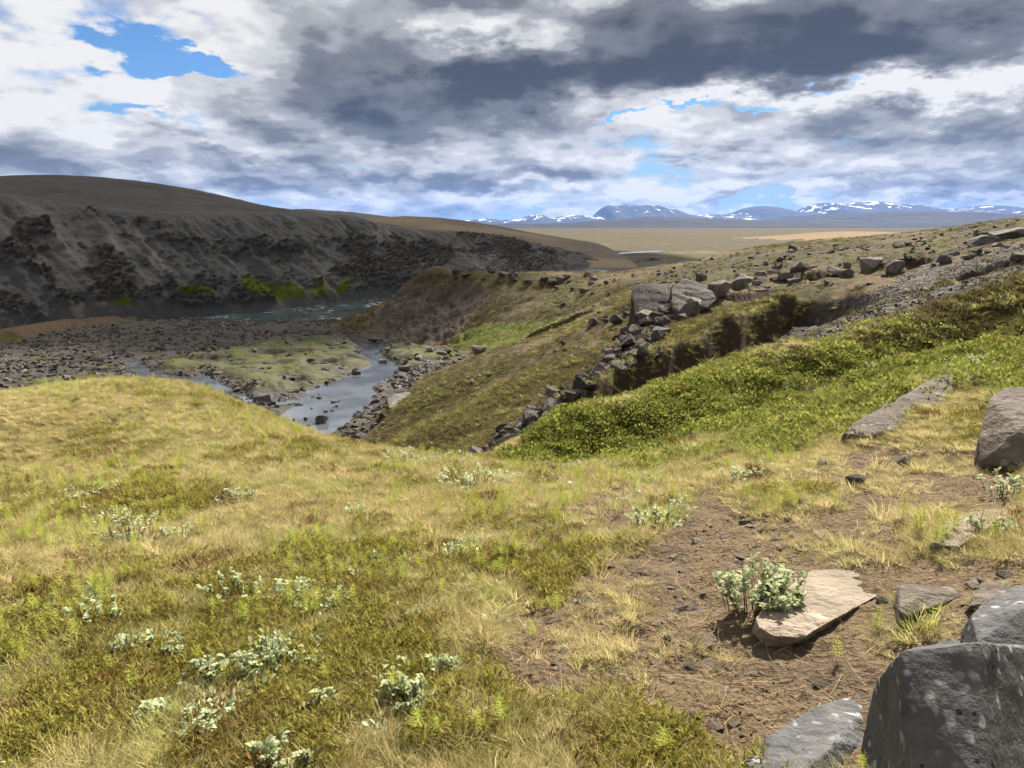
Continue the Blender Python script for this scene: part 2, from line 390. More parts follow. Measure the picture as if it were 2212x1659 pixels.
# ------------------------------------------------------------------ ground sheet: rings round the standing point out to the horizon
AZ = np.concatenate([np.linspace(-math.pi, -0.80, 40)[:-1], np.linspace(-0.80, 0.80, 780), np.linspace(0.80, math.pi, 40)[1:]])
RR = [0.25, 0.6, 1.0, 1.35]
while RR[-1] < 170: RR.append(RR[-1] + max(0.014, (0.0062 if RR[-1] < 60 else 0.0046) * RR[-1]))
while RR[-1] < 45000: RR.append(RR[-1] * 1.035)
RR = np.array(RR); LR = np.log(RR)
GX = np.sin(AZ)[:, None] * RR; GY = np.cos(AZ)[:, None] * RR
GZ, GHILL, GWATER, KCAP = ground_z(GX, GY)

def surf_z(x, y):
    a = np.arctan2(x, y); r = np.hypot(x, y)
    i = np.clip(np.searchsorted(AZ, a) - 1, 0, len(AZ) - 2); j = np.clip(np.searchsorted(RR, r) - 1, 0, len(RR) - 2)
    fa = np.clip((a - AZ[i]) / (AZ[i + 1] - AZ[i]), 0, 1); fr = np.clip((r - RR[j]) / (RR[j + 1] - RR[j]), 0, 1)
    return ((GZ[i, j] * (1 - fa) + GZ[i + 1, j] * fa) * (1 - fr) + (GZ[i, j + 1] * (1 - fa) + GZ[i + 1, j + 1] * fa) * fr)
def hit(px, py, ymin=1.0):
    """where the sight line through a photo position meets the ground"""
    u, fy, fz = ray(px, py); a = math.atan2(u, fy); h = math.hypot(u, fy)
    i = int(np.clip(np.searchsorted(AZ, a) - 1, 0, len(AZ) - 2)); fa = (a - AZ[i]) / (AZ[i + 1] - AZ[i])
    zc = GZ[i] * (1 - fa) + GZ[i + 1] * fa; zr = EYE + RR * fz / h
    ok = np.nonzero((zc >= zr) & (RR > ymin))[0]
    j = ok[0] if len(ok) else len(RR) - 1
    r = RR[j]
    if j > 0 and zc[j - 1] < zr[j - 1]:
        d0 = zr[j - 1] - zc[j - 1]; d1 = zc[j] - zr[j]; r = RR[j - 1] + (RR[j] - RR[j - 1]) * d0 / (d0 + d1 + 1e-9)
    return np.array([math.sin(a) * r, math.cos(a) * r, EYE + r * fz / h])

def mesh_obj(name, verts, faces, mat, parent=None, smooth=True, link=True):
    me = bpy.data.meshes.new(name)
    verts = np.asarray(verts, dtype=np.float32); faces = np.asarray(faces, dtype=np.int32)
    me.vertices.add(len(verts)); me.vertices.foreach_set('co', verts.ravel())
    k = faces.shape[1]
    me.loops.add(faces.size); me.loops.foreach_set('vertex_index', faces.ravel())
    me.polygons.add(len(faces)); me.polygons.foreach_set('loop_start', np.arange(0, faces.size, k, dtype=np.int32))
    me.polygons.foreach_set('loop_total', np.full(len(faces), k, dtype=np.int32))
    me.polygons.foreach_set('use_smooth', np.full(len(faces), smooth))
    me.update(calc_edges=True)
    if mat: me.materials.append(mat)
    ob = bpy.data.objects.new(name, me)
    if link: COL.objects.link(ob)
    if parent: ob.parent = parent
    return ob
def tag(o, label=None, cat=None, group=None, kind=None):
    if label: o['label'] = label
    if cat: o['category'] = cat
    if group: o['group'] = group
    if kind: o['kind'] = kind
    return o
def grid_faces(n, m):
    i = np.arange(n - 1)[:, None] * m + np.arange(m - 1)[None, :]
    i = i.ravel(); return np.stack([i, i + m, i + m + 1, i + 1], 1)
def set_attr(ob, name, cols):
    a = ob.data.attributes.new(name, 'FLOAT_COLOR', 'POINT')
    a.data.foreach_set('color', np.ascontiguousarray(cols, dtype=np.float32).ravel())

# ------------------------------------------------------------------ materials
def new_mat(name):
    m = bpy.data.materials.new(name); m.use_nodes = True
    T = NT(m.node_tree); b = T.n['Principled BSDF']
    b.inputs['Roughness'].default_value = 0.9
    b.inputs['Specular IOR Level'].default_value = 0.06
    return m, T, b
def bump(T, b, h, strength, dist):
    n = T.node('ShaderNodeBump'); n.inputs['Strength'].default_value = strength; n.inputs['Distance'].default_value = dist
    T.l.new(h, n.inputs['Height']); T.l.new(n.outputs[0], b.inputs['Normal']); return n
def pos(T): return T.node('ShaderNodeNewGeometry').outputs['Position']
def objc(T): return T.node('ShaderNodeTexCoord').outputs['Object']

def mat_ground():
    m, T, b = new_mat('ground_cover'); P = pos(T)
    a1 = T.node('ShaderNodeAttribute', attribute_name='cover_a'); a2 = T.node('ShaderNodeAttribute', attribute_name='cover_b')
    s1 = T.node('ShaderNodeSeparateColor'); T.l.new(a1.outputs['Color'], s1.inputs[0])
    s2 = T.node('ShaderNodeSeparateColor'); T.l.new(a2.outputs['Color'], s2.inputs[0])
    dry, green, gravel = s1.outputs; moss = a1.outputs['Alpha']
    sand, wet, dark = s2.outputs; red = a2.outputs['Alpha']
    nf = T.noise(P, 9.0, 5, 0.65); nm = T.noise(P, 1.3, 5, 0.6); nb = T.noise(P, 0.16, 4, 0.55)
    nff = T.noise(P, 42.0, 4, 0.6)
    def thr(mask, n, k=0.8, lo=.36, hi=.64): return T.ss(T.m('MULTIPLY_ADD', T.m('SUBTRACT', n, .5), k, mask), lo, hi)
    dirt = T.mix(nf, (0.068, 0.048, 0.029), (0.185, 0.131, 0.078)); dirt = T.mix(T.ss(nff, .48, .75, 0, .8), dirt, (0.26, 0.185, 0.11))
    dirt = T.mix(T.ss(nm, .5, .75, 0, .5), dirt, (0.07, 0.05, 0.038))
    vor = T.node('ShaderNodeTexVoronoi', ins={'Vector': P}); vor.inputs['Scale'].default_value = 5.5
    vor2 = T.node('ShaderNodeTexVoronoi', ins={'Vector': P}); vor2.inputs['Scale'].default_value = 1.9
    vs = T.node('ShaderNodeSeparateColor'); T.l.new(vor.outputs['Color'], vs.inputs[0])
    vs2 = T.node('ShaderNodeSeparateColor'); T.l.new(vor2.outputs['Color'], vs2.inputs[0])
    grav = T.mix(vs.outputs[0], (0.040, 0.036, 0.031), (0.165, 0.148, 0.128))
    grav = T.mix(T.m('MULTIPLY', vs2.outputs[1], .5), grav, (0.11, 0.10, 0.09))
    grav = T.mix(T.ss(nm, .42, .65, 0, .75), grav, (0.080, 0.060, 0.043))
    dryc = T.mix(nf, (0.15, 0.115, 0.045), (0.36, 0.29, 0.13)); dryc = T.mix(T.ss(nm, .4, .7), dryc, (0.19, 0.17, 0.055))
    grec = T.mix(nf, (0.045, 0.062, 0.014), (0.15, 0.19, 0.04)); grec = T.mix(T.ss(nm, .42, .7), grec, (0.16, 0.15, 0.04))
    mosc = T.mix(nf, (0.028, 0.025, 0.011), (0.10, 0.088, 0.034)); mosc = T.mix(T.ss(nm, .42, .62), mosc, (0.066, 0.050, 0.030)); mosc = T.mix(T.ss(nb, .45, .65, 0, .5), mosc, (0.12, 0.10, 0.040))
    sanc = T.mix(nm, (0.18, 0.125, 0.066), (0.28, 0.195, 0.105))
    redc = T.mix(nf, (0.10, 0.055, 0.022), (0.20, 0.13, 0.045))
    c = dirt
    c = T.mix(thr(gravel, nm), c, grav)
    c = T.mix(thr(moss, nm), c, mosc)
    c = T.mix(thr(green, nm), c, grec)
    c = T.mix(thr(dry, nf), c, dryc)
    c = T.mix(thr(red, nm), c, redc)
    c = T.mix(thr(sand, nb, .9), c, sanc)
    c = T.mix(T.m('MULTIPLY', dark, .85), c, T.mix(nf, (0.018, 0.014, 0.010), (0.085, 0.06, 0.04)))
    c = T.mix(T.m('MULTIPLY', wet, .7), c, T.mix(nf, (0.022, 0.02, 0.018), (0.06, 0.055, 0.048)))
    T.l.new(c, b.inputs['Base Color'])
    T.l.new(T.ss(wet, 0, 1, .92, .45), b.inputs['Roughness'])
    h = T.m('ADD', T.m('MULTIPLY', nf, .5), T.m('ADD', T.m('MULTIPLY', nff, .25), T.m('MULTIPLY', T.m('MULTIPLY', T.m('SUBTRACT', 1.0, vor.outputs['Distance']), gravel), .9)))
    bump(T, b, h, 1.0, 0.12)
    return m

def mat_cliff():
    m, T, b = new_mat('cliff_scree_and_rock'); P = pos(T)
    a1 = T.node('ShaderNodeAttribute', attribute_name='cover_a')
    s1 = T.node('ShaderNodeSeparateColor'); T.l.new(a1.outputs['Color'], s1.inputs[0])
    rock, moss, pale = s1.outputs; brown = a1.outputs['Alpha']
    nf = T.noise(P, 2.6, 7, 0.7); nm = T.noise(P, .32, 5, 0.6); nff = T.noise(P, 9, 3, .6)
    scree = T.mix(nf, (0.066, 0.064, 0.061), (0.170, 0.165, 0.154))
    scree = T.mix(T.ss(nm, .45, .7, 0, .6), scree, (0.095, 0.085, 0.072))
    scree = T.mix(T.ss(nff, .62, .74, 0, .55), scree, (0.21, 0.20, 0.185))
    scree = T.mix(T.m('MULTIPLY', pale, 1.25, None, True), scree, T.mix(nf, (0.17, 0.155, 0.135), (0.42, 0.38, 0.33)))
    scree = T.mix(T.m('MULTIPLY', brown, .9), scree, T.mix(nf, (0.075, 0.060, 0.047), (0.14, 0.113, 0.087)))
    rk = T.mix(T.ss(nf, .3, .7), (0.040, 0.037, 0.034), (0.165, 0.148, 0.128)); rk = T.mix(T.ss(nff, .58, .72, 0, .6), rk, (0.19, 0.172, 0.148))
    c = T.mix(T.ss(T.m('MULTIPLY_ADD', T.m('SUBTRACT', nf, .5), .7, rock), .34, .60), scree, rk)
    mo = T.mix(nf, (0.05, 0.065, 0.010), (0.21, 0.235, 0.03))
    c = T.mix(T.ss(T.m('MULTIPLY_ADD', T.m('SUBTRACT', nf, .5), 1.0, moss), .42, .62), c, mo)
    T.l.new(c, b.inputs['Base Color'])
    bump(T, b, T.m('ADD', nf, T.m('MULTIPLY', nff, .35)), 1.0, 0.5)
    return m

def mat_hill(name, c0, c1, c2, scale, snow=None, bumpd=1.0):
    m, T, b = new_mat(name); P = pos(T)
    n = T.noise(T.vmul(P, (1, 1, 2.5)), scale, 6, .62); n2 = T.noise(P, scale * .22, 3, .5)
    c = T.mix(T.ss(n, .3, .7), c0, c1); c = T.mix(T.ss(n2, .42, .66), c, c2)
    if snow:
        at_ = T.node('ShaderNodeAttribute', attribute_name='snow')
        sn = T.m('MULTIPLY_ADD', T.m('SUBTRACT', T.noise(T.vmul(P, (1, .4, 2.2)), scale * 2.2, 5, .65), .5), 1.3, at_.outputs['Fac'])
        c = T.mix(T.ss(sn, .47, .53), c, (0.82, 0.84, 0.88))
    T.l.new(c, b.inputs['Base Color'])
    if bumpd: bump(T, b, n, .8, bumpd)
    return m

def mat_rock(name, c0, c1, lichen=.5, black=.0, scale=1.0):
    m, T, b = new_mat(name); P = objc(T)
    oi = T.node('ShaderNodeObjectInfo')
    Q = T.vadd(P, T.vmul(oi.outputs['Location'], (1.7, 2.3, 3.1)))
    n = T.noise(Q, 2.2 * scale, 7, .65); n2 = T.noise(Q, 11 * scale, 5, .65); n3 = T.noise(T.vmul(Q, (1, 1, 3.0)), 4 * scale, 5, .6)
    c = T.mix(T.ss(n, .3, .7), c0, c1); c = T.mix(T.m('MULTIPLY', n2, .55), c, tuple(v * .55 for v in c0))
    c = T.mix(T.ss(n3, .5, .75, 0, .5), c, tuple(v * .8 for v in c1))
    rd = T.m('MULTIPLY_ADD', oi.outputs['Random'], .6, .7)
    c = T.mix(1.0, c, T.node('ShaderNodeCombineXYZ', ins={0: rd, 1: rd, 2: rd}).outputs[0], 'MULTIPLY')
    if lichen:
        v = T.node('ShaderNodeTexVoronoi', ins={'Vector': T.vadd(Q, T.vmul(T.node('ShaderNodeTexNoise', ins={'Vector': Q, 'Scale': 14.0}).outputs['Color'], (.07, .07, .07)))}); v.inputs['Scale'].default_value = 9 * scale
        up = T.node('ShaderNodeNewGeometry'); sx = T.node('ShaderNodeSeparateXYZ'); T.l.new(up.outputs['Normal'], sx.inputs[0])
        f = T.m('MULTIPLY', T.ss(T.m('MULTIPLY_ADD', n2, .5, v.outputs['Distance']), .58, .40), T.ss(T.noise(Q, 1.6 * scale, 4), .42, .56))
        c = T.mix(T.m('MULTIPLY', f, lichen), c, (0.40, 0.40, 0.36))
    if black:
        v = T.node('ShaderNodeTexVoronoi', ins={'Vector': T.vadd(Q, (3.1, 7.7, 1.9))}); v.inputs['Scale'].default_value = 13 * scale
        vc = T.node('ShaderNodeSeparateColor'); T.l.new(v.outputs['Color'], vc.inputs[0])
        f = T.m('MULTIPLY', T.m('LESS_THAN', T.m('MULTIPLY_ADD', n2, .25, v.outputs['Distance']), T.m('MULTIPLY_ADD', T.m('POWER', vc.outputs[0], 2.5), .38, .08)), T.ss(T.noise(T.vadd(Q, (5, 1, 2)), 1.9 * scale, 3), .48, .56))
        c = T.mix(T.m('MULTIPLY', f, black), c, (0.012, 0.012, 0.012))
    T.l.new(c, b.inputs['Base Color']); b.inputs['Roughness'].default_value = .8
    bump(T, b, T.m('ADD', n2, T.m('MULTIPLY', n3, .7)), .8, .06 / scale)
    return m

def mat_leaf(name, c0, c1, trans=.35, rough=.6, tip=None):
    """thin leaf: diffuse and translucent, varied from plant to plant"""
    m = bpy.data.materials.new(name); m.use_nodes = True; T = NT(m.node_tree); T.n.clear()
    out = T.node('ShaderNodeOutputMaterial')
    oi = T.node('ShaderNodeObjectInfo'); ge = T.node('ShaderNodeNewGeometry')
    P = ge.outputs['Position']
    r1 = T.m('FRACT', T.m('ADD', oi.outputs['Random'], ge.outputs['Random Per Island']))
    f = T.m('MULTIPLY_ADD', T.m('SUBTRACT', T.noise(P, .55, 3, .6), .5), 1.1, r1)
    c = T.mix(f, c0, c1)
    if tip: c = T.mix(T.ss(T.noise(P, 1.1, 3), .52, .66, 0, .7), c, tip)
    d = T.node('ShaderNodeBsdfDiffuse', ins={'Color': c}); t = T.node('ShaderNodeBsdfTranslucent', ins={'Color': c})
    mx = T.node('ShaderNodeMixShader', ins={0: trans}); T.l.new(d.outputs[0], mx.inputs[1]); T.l.new(t.outputs[0], mx.inputs[2])
    T.l.new(mx.outputs[0], out.inputs[0]); return m

def mat_water(name, base, rough, wave, scale, foam=0.0):
    m, T, b = new_mat(name); P = pos(T)
    b.inputs['Specular IOR Level'].default_value = .5; b.inputs['IOR'].default_value = 1.45
    n = T.noise(P, scale, 4, .6)
    nb = T.noise(P, .35, 3, .6)
    c = T.mix(T.ss(nb, .4, .65), base, tuple(v * 1.9 for v in base))
    if foam:
        fl = T.noise(T.vadd(T.vmul(P, (1, 1, 1)), T.vmul(T.node('ShaderNodeTexNoise', ins={'Vector': P, 'Scale': .5}).outputs['Color'], (2.5, 2.5, 0))), .85, 6, .68)
        f = T.m('MULTIPLY', T.ss(fl, .52, .66), T.ss(T.noise(P, .16, 2), .38, .6))
        c = T.mix(T.m('MULTIPLY', f, foam), c, (0.62, 0.66, 0.68))
        T.l.new(T.ss(f, 0, 1, rough, .7), b.inputs['Roughness'])
        n = T.m('ADD', n, T.m('MULTIPLY', fl, 1.2))
    else: b.inputs['Roughness'].default_value = rough
    T.l.new(c, b.inputs['Base Color']); bump(T, b, n, wave, .06)
    return m

M = {}
M['ground'] = mat_ground(); M['cliff'] = mat_cliff()
M['rock'] = mat_rock('grey_basalt', (0.10, 0.092, 0.082), (0.21, 0.19, 0.165), .55)
M['rock_dark'] = mat_rock('dark_basalt', (0.048, 0.042, 0.036), (0.115, 0.100, 0.085), .4)
M['rock_brown'] = mat_rock('brown_grey_basalt', (0.12, 0.098, 0.078), (0.24, 0.20, 0.165), .45, .5)
M['rock_pale'] = mat_rock('pale_tan_stone', (0.20, 0.165, 0.125), (0.34, 0.275, 0.205), .5)
M['rock_near'] = mat_rock('grey_rock_with_lichen', (0.080, 0.080, 0.080), (0.160, 0.158, 0.152), .8, .85, 2.2)
M['rock_scree'] = mat_rock('dark_brown_scree', (0.040, 0.030, 0.022), (0.092, 0.071, 0.052), .2)
M['stalk'] = mat_leaf('dead_stalk', (0.16, 0.115, 0.06), (0.42, 0.34, 0.20), .2)
M['soil'] = mat_rock('brown_soil_crumb', (0.17, 0.112, 0.062), (0.32, 0.22, 0.13), 0)
M['river'] = mat_water('river_water', (0.045, 0.06, 0.062), .12, .55, 1.6, .95)
M['farwater'] = mat_water('shallow_braided_water', (0.06, 0.06, 0.062), .14, .3, 1.0)
M['pond'] = mat_water('still_water', (0.050, 0.056, 0.065), .03, .06, 3.0)
M['straw'] = mat_leaf('straw_grass', (0.37, 0.30, 0.115), (0.71, 0.61, 0.32), .45, tip=(0.40, 0.41, 0.13))
M['olive'] = mat_leaf('olive_grass', (0.155, 0.155, 0.045), (0.41, 0.385, 0.145), .45)
M['fresh'] = mat_leaf('fresh_green', (0.15, 0.19, 0.035), (0.38, 0.38, 0.11), .42)
M['mat'] = mat_leaf('crowberry_mat', (0.16, 0.15, 0.03), (0.44, 0.38, 0.10), .45, tip=(0.20, 0.14, 0.045))
M['matred'] = mat_leaf('reddish_crowberry', (0.13, 0.075, 0.025), (0.30, 0.19, 0.07), .35)
M['silver'] = mat_leaf('silver_willow_leaf', (0.30, 0.355, 0.16), (0.64, 0.66, 0.42), .38)
M['bankleaf'] = mat_leaf('glossy_willow_leaf', (0.10, 0.125, 0.022), (0.36, 0.36, 0.09), .42, tip=(0.20, 0.17, 0.05))
M['horsetail'] = mat_leaf('horsetail_green', (0.28, 0.32, 0.05), (0.50, 0.52, 0.12), .45)
M['white'] = mat_leaf('white_petal', (0.72, 0.70, 0.62), (0.85, 0.83, 0.75), .2)
M['stem'] = mat_leaf('brown_twig', (0.07, 0.05, 0.035), (0.14, 0.10, 0.07), 0.0)
M['midgrass'] = mat_leaf('short_hill_grass', (0.065, 0.056, 0.022), (0.19, 0.155, 0.065), .35)
M['hill'] = mat_hill('brown_fell', (0.044, 0.040, 0.036), (0.075, 0.068, 0.060), (0.068, 0.063, 0.057), .12, None, .6)
M['hill2'] = mat_hill('tan_fell', (0.085, 0.068, 0.050), (0.125, 0.10, 0.072), (0.20, 0.152, 0.095), .06, None, .6)
M['far'] = mat_hill('dark_lava_hills', (0.008, 0.008, 0.009), (0.020, 0.019, 0.019), (0.028, 0.026, 0.023), .006, None, 10)
M['mount'] = mat_hill('mountain_rock', (0.018, 0.017, 0.018), (0.042, 0.039, 0.038), (0.030, 0.029, 0.030), .0016, True, 40)

# ------------------------------------------------------------------ ground cover masks on the ground sheet
PX, PY = project(GX, GY, GZ)
def region(pts, y0, y1, soft=14.0, wob=18.0, seed=50):
    """cover of a patch of land: outline by sight lines, limited to a range of distance"""
    pts = np.array(pts, float); out = np.zeros(GX.shape)
    sel = (GY > y0) & (GY < y1) & (PX > pts[:, 0].min() - 60) & (PX < pts[:, 0].max() + 60) & (PY > pts[:, 1].min() - 60) & (PY < pts[:, 1].max() + 60)
    if not sel.any(): return out
    r = np.hypot(GX[sel], GY[sel]); k = 0.10 * r
    d = sdist(PX[sel], PY[sel], pts) + wob * fbm(GX[sel] / k, GY[sel] / k, 4, seed)
    out[sel] = sst(-soft, soft, d); return out
R = np.hypot(GX, GY)
nL = fbm(GX / 2.2, GY / 2.2, 4, 60); nM = fbm(GX / 0.7, GY / 0.7, 4, 61); nK = fbm(GX / 8, GY / 8, 4, 62)
near = sst(17, 12, R) * GHILL
hillm = GHILL * (1 - near)
floorm = (1 - GHILL)
DIRT = region([(940,1420),(1060,1350),(1190,1270),(1300,1180),(1430,1150),(1500,1090),(1700,1075),(1880,1090),(2000,1150),(2300,1180),(2300,1700),(1560,1700),(1480,1600),(1330,1560),(1180,1530),(1010,1520)], 1, 8, 40, 90, 51)
DIRT2 = np.maximum.reduce([region([(1100,1120),(1330,1050),(1400,1080),(1350,1150),(1230,1190),(1130,1160)], 3, 9, 22, 50, 52), region([(1650,1010),(1850,975),(2120,960),(2212,1010),(2212,1120),(1900,1110),(1700,1070)], 3, 9, 25, 50, 53), region([(840,1370),(900,1360),(930,1400),(850,1410)], 2, 5, 15, 30)])
DIRTM = np.clip(np.maximum(DIRT * sst(-.45, .25, nM * .6 + nL * .5 + .55), DIRT2 * sst(-.3, .3, nM + .42)), 0, 1)
CROW = np.maximum.reduce([region([(0,1230),(300,1280),(620,1250),(950,1180),(1230,1200),(1230,1280),(1000,1320),(950,1500),(600,1640),(0,1659)], 1, 8, 60, 120, 54), region([(150,1060),(350,1030),(500,1060),(420,1120),(200,1130)], 3, 9, 20, 50, 55)])
BANK = region([(1090,1010),(1200,905),(1500,825),(1750,735),(1950,670),(2250,570),(2250,770),(2130,760),(1950,790),(1700,880),(1500,960),(1430,1005),(1330,1025)], 8.3, 19, 24, 60, 56)
RIDGE = region([(1330,1015),(1500,955),(1700,870),(1950,775),(2130,750),(2250,760),(2250,880),(2080,830),(1900,900),(1750,960),(1500,1010)], 6.5, 11.5, 26, 60, 57)
SCREE = np.maximum(region([(1290,905),(1400,858),(1500,812),(1600,755),(1700,695),(1745,665),(1850,640),(2000,610),(2250,520),(2250,590),(2100,630),(1950,680),(1750,750),(1500,838),(1350,880)], 14.5, 32, 8, 20, 58), region([(1850,650),(1950,590),(2250,510),(2250,590),(2000,650)], 18, 40, 10, 20))
TALUS = region([(1010,1000),(1090,925),(1200,855),(1300,775),(1375,690),(1450,690),(1420,750),(1300,830),(1220,890),(1130,965),(1060,1000)], 13.5, 36, 10, 22, 59)
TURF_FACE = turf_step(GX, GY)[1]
SHOULDER = region([(1290,600),(1480,568),(1750,528),(2000,503),(2250,470),(2250,560),(2000,620),(1750,660),(1600,650),(1480,640),(1400,620)], 29, 140, 8, 14, 61)
KSCREE = region([(780,700),(850,630),(920,612),(1040,606),(1060,640),(1010,690),(980,745),(900,735),(800,712)], 68, 95, 8, 16, 62)
KGREEN = region([(960,752),(985,725),(1060,700),(1150,690),(1260,684),(1280,700),(1180,720),(1100,742),(1020,752)], 44, 76, 8, 14, 63)
FLOORG = np.zeros(GX.shape); fs = (R < 130) & (R > 20)
for p in (ISLAND, ISLAND2, GREEN3): FLOORG[fs] = np.maximum(FLOORG[fs], sst(-.8, .9, sdist(GX[fs], GY[fs], p) + fbm(GX[fs] / 2.4, GY[fs] / 2.4, 4, 66) * 3.2))
FLOORG[fs] *= sst(-.42, -.05, fbm(GX[fs] / 3, GY[fs] / 2, 4, 68))
FLOORG[fs] = np.maximum(FLOORG[fs], .75 * sst(.12, .42, fbm(GX[fs] / 7, GY[fs] / 4, 4, 67)) * sst(1.0, -1.0, GWATER[fs]))
BERMM = np.zeros(GX.shape); BERMM[fs] = sst(2.6, 1.2, ldist(GX[fs], GY[fs], BERM))
wetm = floorm * sst(-2.2, .2, GWATER + .5 * nM) * sst(400, 200, R)
plain = floorm * sst(180, 330, R)
dirt_any = np.clip(DIRTM, 0, 1)
dry = near * (1 - dirt_any) * (1 - .85 * BANK) * (1 - .5 * CROW) * (.62 + .5 * nL)
green = np.clip(near * (np.maximum(BANK, RIDGE * .9) + .35 * CROW + .25 * sst(.0, .5, nM)) * (1 - dirt_any), 0, 1)
red = near * CROW * sst(.05, .45, nM) * (1 - dirt_any) * .9
grav = hillm * np.maximum.reduce([SCREE, TALUS * .95, KSCREE * .62, .45 * SHOULDER * sst(-.2, .3, nL)])
grassmid = hillm * (1 - np.maximum.reduce([SCREE, TALUS, TURF_FACE, KSCREE]))
moss = grassmid * (.62 + .5 * nK)
BARE = np.maximum(region([(1590,1670),(1640,1585),(1880,1470),(1950,1390),(2080,1330),(2230,1245),(2230,1720),(1590,1720)], 1.2, 4.5, 10, 20, 64), region([(1610,1345),(1750,1222),(1950,1222),(2100,1262),(2100,1330),(1780,1370),(1730,1400),(1630,1395)], 2, 5, 8, 12, 65))
green = np.maximum(green, grassmid * (1 - SHOULDER) * sst(-.05, .6, nK + .5 * nL) * .48)
green = np.maximum(green, hillm * KGREEN * .95)
dry = np.maximum(dry, grassmid * (1 - .8 * SHOULDER) * sst(.15, .6, fbm(GX / 4, GY / 4, 4, 70)) * .45)
grav = np.maximum(grav, floorm * (1 - FLOORG) * (1 - BERMM) * (1 - .6 * plain))
green = np.maximum(green, floorm * FLOORG * .58 * (1 - plain)); moss = np.maximum(moss, floorm * FLOORG)
sand = np.maximum(plain * np.clip(.16 + .7 * fbm(GX / 260, GY / 45, 3, 71), 0, 1) * sst(2600, 500, R), floorm * BERMM * .22)
sand = np.maximum(sand, sst(300, 600, R) * sst(900, 750, R) * (GZ > FLOOR + 1.6))
moss = np.maximum(moss, plain * .62); grav = np.maximum(grav, plain * .6); dry = dry * (1 - plain); green = np.maximum(green, plain * sst(.1, .5, fbm(GX / 200, GY / 40, 3, 72)) * .6)
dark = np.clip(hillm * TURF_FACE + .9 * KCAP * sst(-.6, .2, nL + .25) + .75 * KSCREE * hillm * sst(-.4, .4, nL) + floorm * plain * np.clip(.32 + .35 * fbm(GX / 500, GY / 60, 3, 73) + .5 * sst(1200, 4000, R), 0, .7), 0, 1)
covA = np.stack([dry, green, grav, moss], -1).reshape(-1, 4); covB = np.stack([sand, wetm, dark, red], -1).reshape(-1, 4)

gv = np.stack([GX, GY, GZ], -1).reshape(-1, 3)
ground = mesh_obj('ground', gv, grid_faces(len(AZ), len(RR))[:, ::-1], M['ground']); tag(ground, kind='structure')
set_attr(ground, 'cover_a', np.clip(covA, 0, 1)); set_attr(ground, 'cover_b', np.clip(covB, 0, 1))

# ------------------------------------------------------------------ water
def flat_sheet(name, poly, z, mat):
    bm = bmesh.new(); vs = [bm.verts.new((p[0], p[1], z)) for p in poly]; f = bm.faces.new(vs)
    if f.normal.z < 0: f.normal_flip()
    bmesh.ops.triangulate(bm, faces=bm.faces[:])
    me = bpy.data.meshes.new(name); bm.to_mesh(me); bm.free(); me.materials.append(mat)
    o = bpy.data.objects.new(name, me); COL.objects.link(o); return tag(o, kind='structure')
def grow(poly, d):
    c = poly.mean(0); v = poly - c; return c + v * (1 + d / np.linalg.norm(v, axis=1, keepdims=True))
flat_sheet('pond_water', [(-24, 34), (-2, 34), (3, 62), (6, 82), (-8, 84), (-20, 80), (-22, 70), (-13, 62), (-17, 52)], WATER, M['pond'])
flat_sheet('pool_water', [(-36, 42), (-17.5, 42), (-17.5, 52), (-22, 56), (-24, 63), (-36, 66)], WATER + .001, M['pond'])
flat_sheet('river', [(-95, 60), (-60, 70), (-40, 84), (-24, 92), (-12, 98), (8, 130), (30, 200), (16, 212), (-10, 180), (-28, 125), (-60, 95), (-95, 78)], WATER + .02, M['river'])
flat_sheet('far_river', [tuple(q) for q in grow(FARRIVER, 1)], WATER + .03, M['farwater'])

# ------------------------------------------------------------------ the dark canyon side across the river
cb = np.array([atz(px, py, FLOOR)[:2] for px, py in [(-520,795),(-240,752),(0,723),(120,711),(230,700),(330,690),(450,682),(560,672),(640,664),(740,655),(800,648),(900,636),(1000,622),(1100,604),(1200,590),(1290,577)]] + [(36, 235), (50, 262)])
RIM = np.array([(-900,400),(-500,402),(-200,404),(0,412),(60,420),(120,432),(250,447),(330,455),(450,456),(560,456),(640,457),(760,463),(830,485),(950,497),(1040,501),(1100,514),(1180,531),(1240,552),(1290,574),(1400,580)], float)
def resample(p, n):
    d = np.r_[0, np.cumsum(np.hypot(*np.diff(p, axis=0).T))]; t = np.linspace(0, d[-1], n)
    q = np.stack([np.interp(t, d, p[:, 0]), np.interp(t, d, p[:, 1])], 1); return q, t
NS, NTc = 900, 250
bq, bs = resample(cb, NS)
ker = np.hanning(61); ker /= ker.sum()
bqs = np.stack([np.convolve(np.pad(bq[:, k], 30, mode='edge'), ker, 'valid') for k in (0, 1)], 1)
tg = np.gradient(bqs, axis=0); tg /= np.linalg.norm(tg, axis=1, keepdims=True); nrm = np.stack([tg[:, 1], -tg[:, 0]], 1)
nrm = np.stack([np.convolve(np.pad(nrm[:, k], 60, mode='edge'), np.hanning(121) / np.hanning(121).sum(), 'valid') for k in (0, 1)], 1)
nrm /= np.linalg.norm(nrm, axis=1, keepdims=True)
run = np.interp(bs / bs[-1], [0, .35, .6, .8, .93, 1], [19, 18, 20, 20, 12, 6])
rimxy = bqs - nrm * run[:, None]
rpx = CX + F * rimxy[:, 0] / (rimxy[:, 1] * CP + .0)   # bearing of each rim point
rpx = project(rimxy[:, 0], rimxy[:, 1], np.full(NS, 2.0))[0]
rpy = np.interp(rpx, RIM[:, 0], RIM[:, 1])
v_ = (CY - rpy) / F
rimz = EYE + (-SP + v_ * CP) / (CP + v_ * SP) * rimxy[:, 1]
rimz = np.maximum(rimz, FLOOR + .6)
tt = np.linspace(-.10, 1.55, NTc)
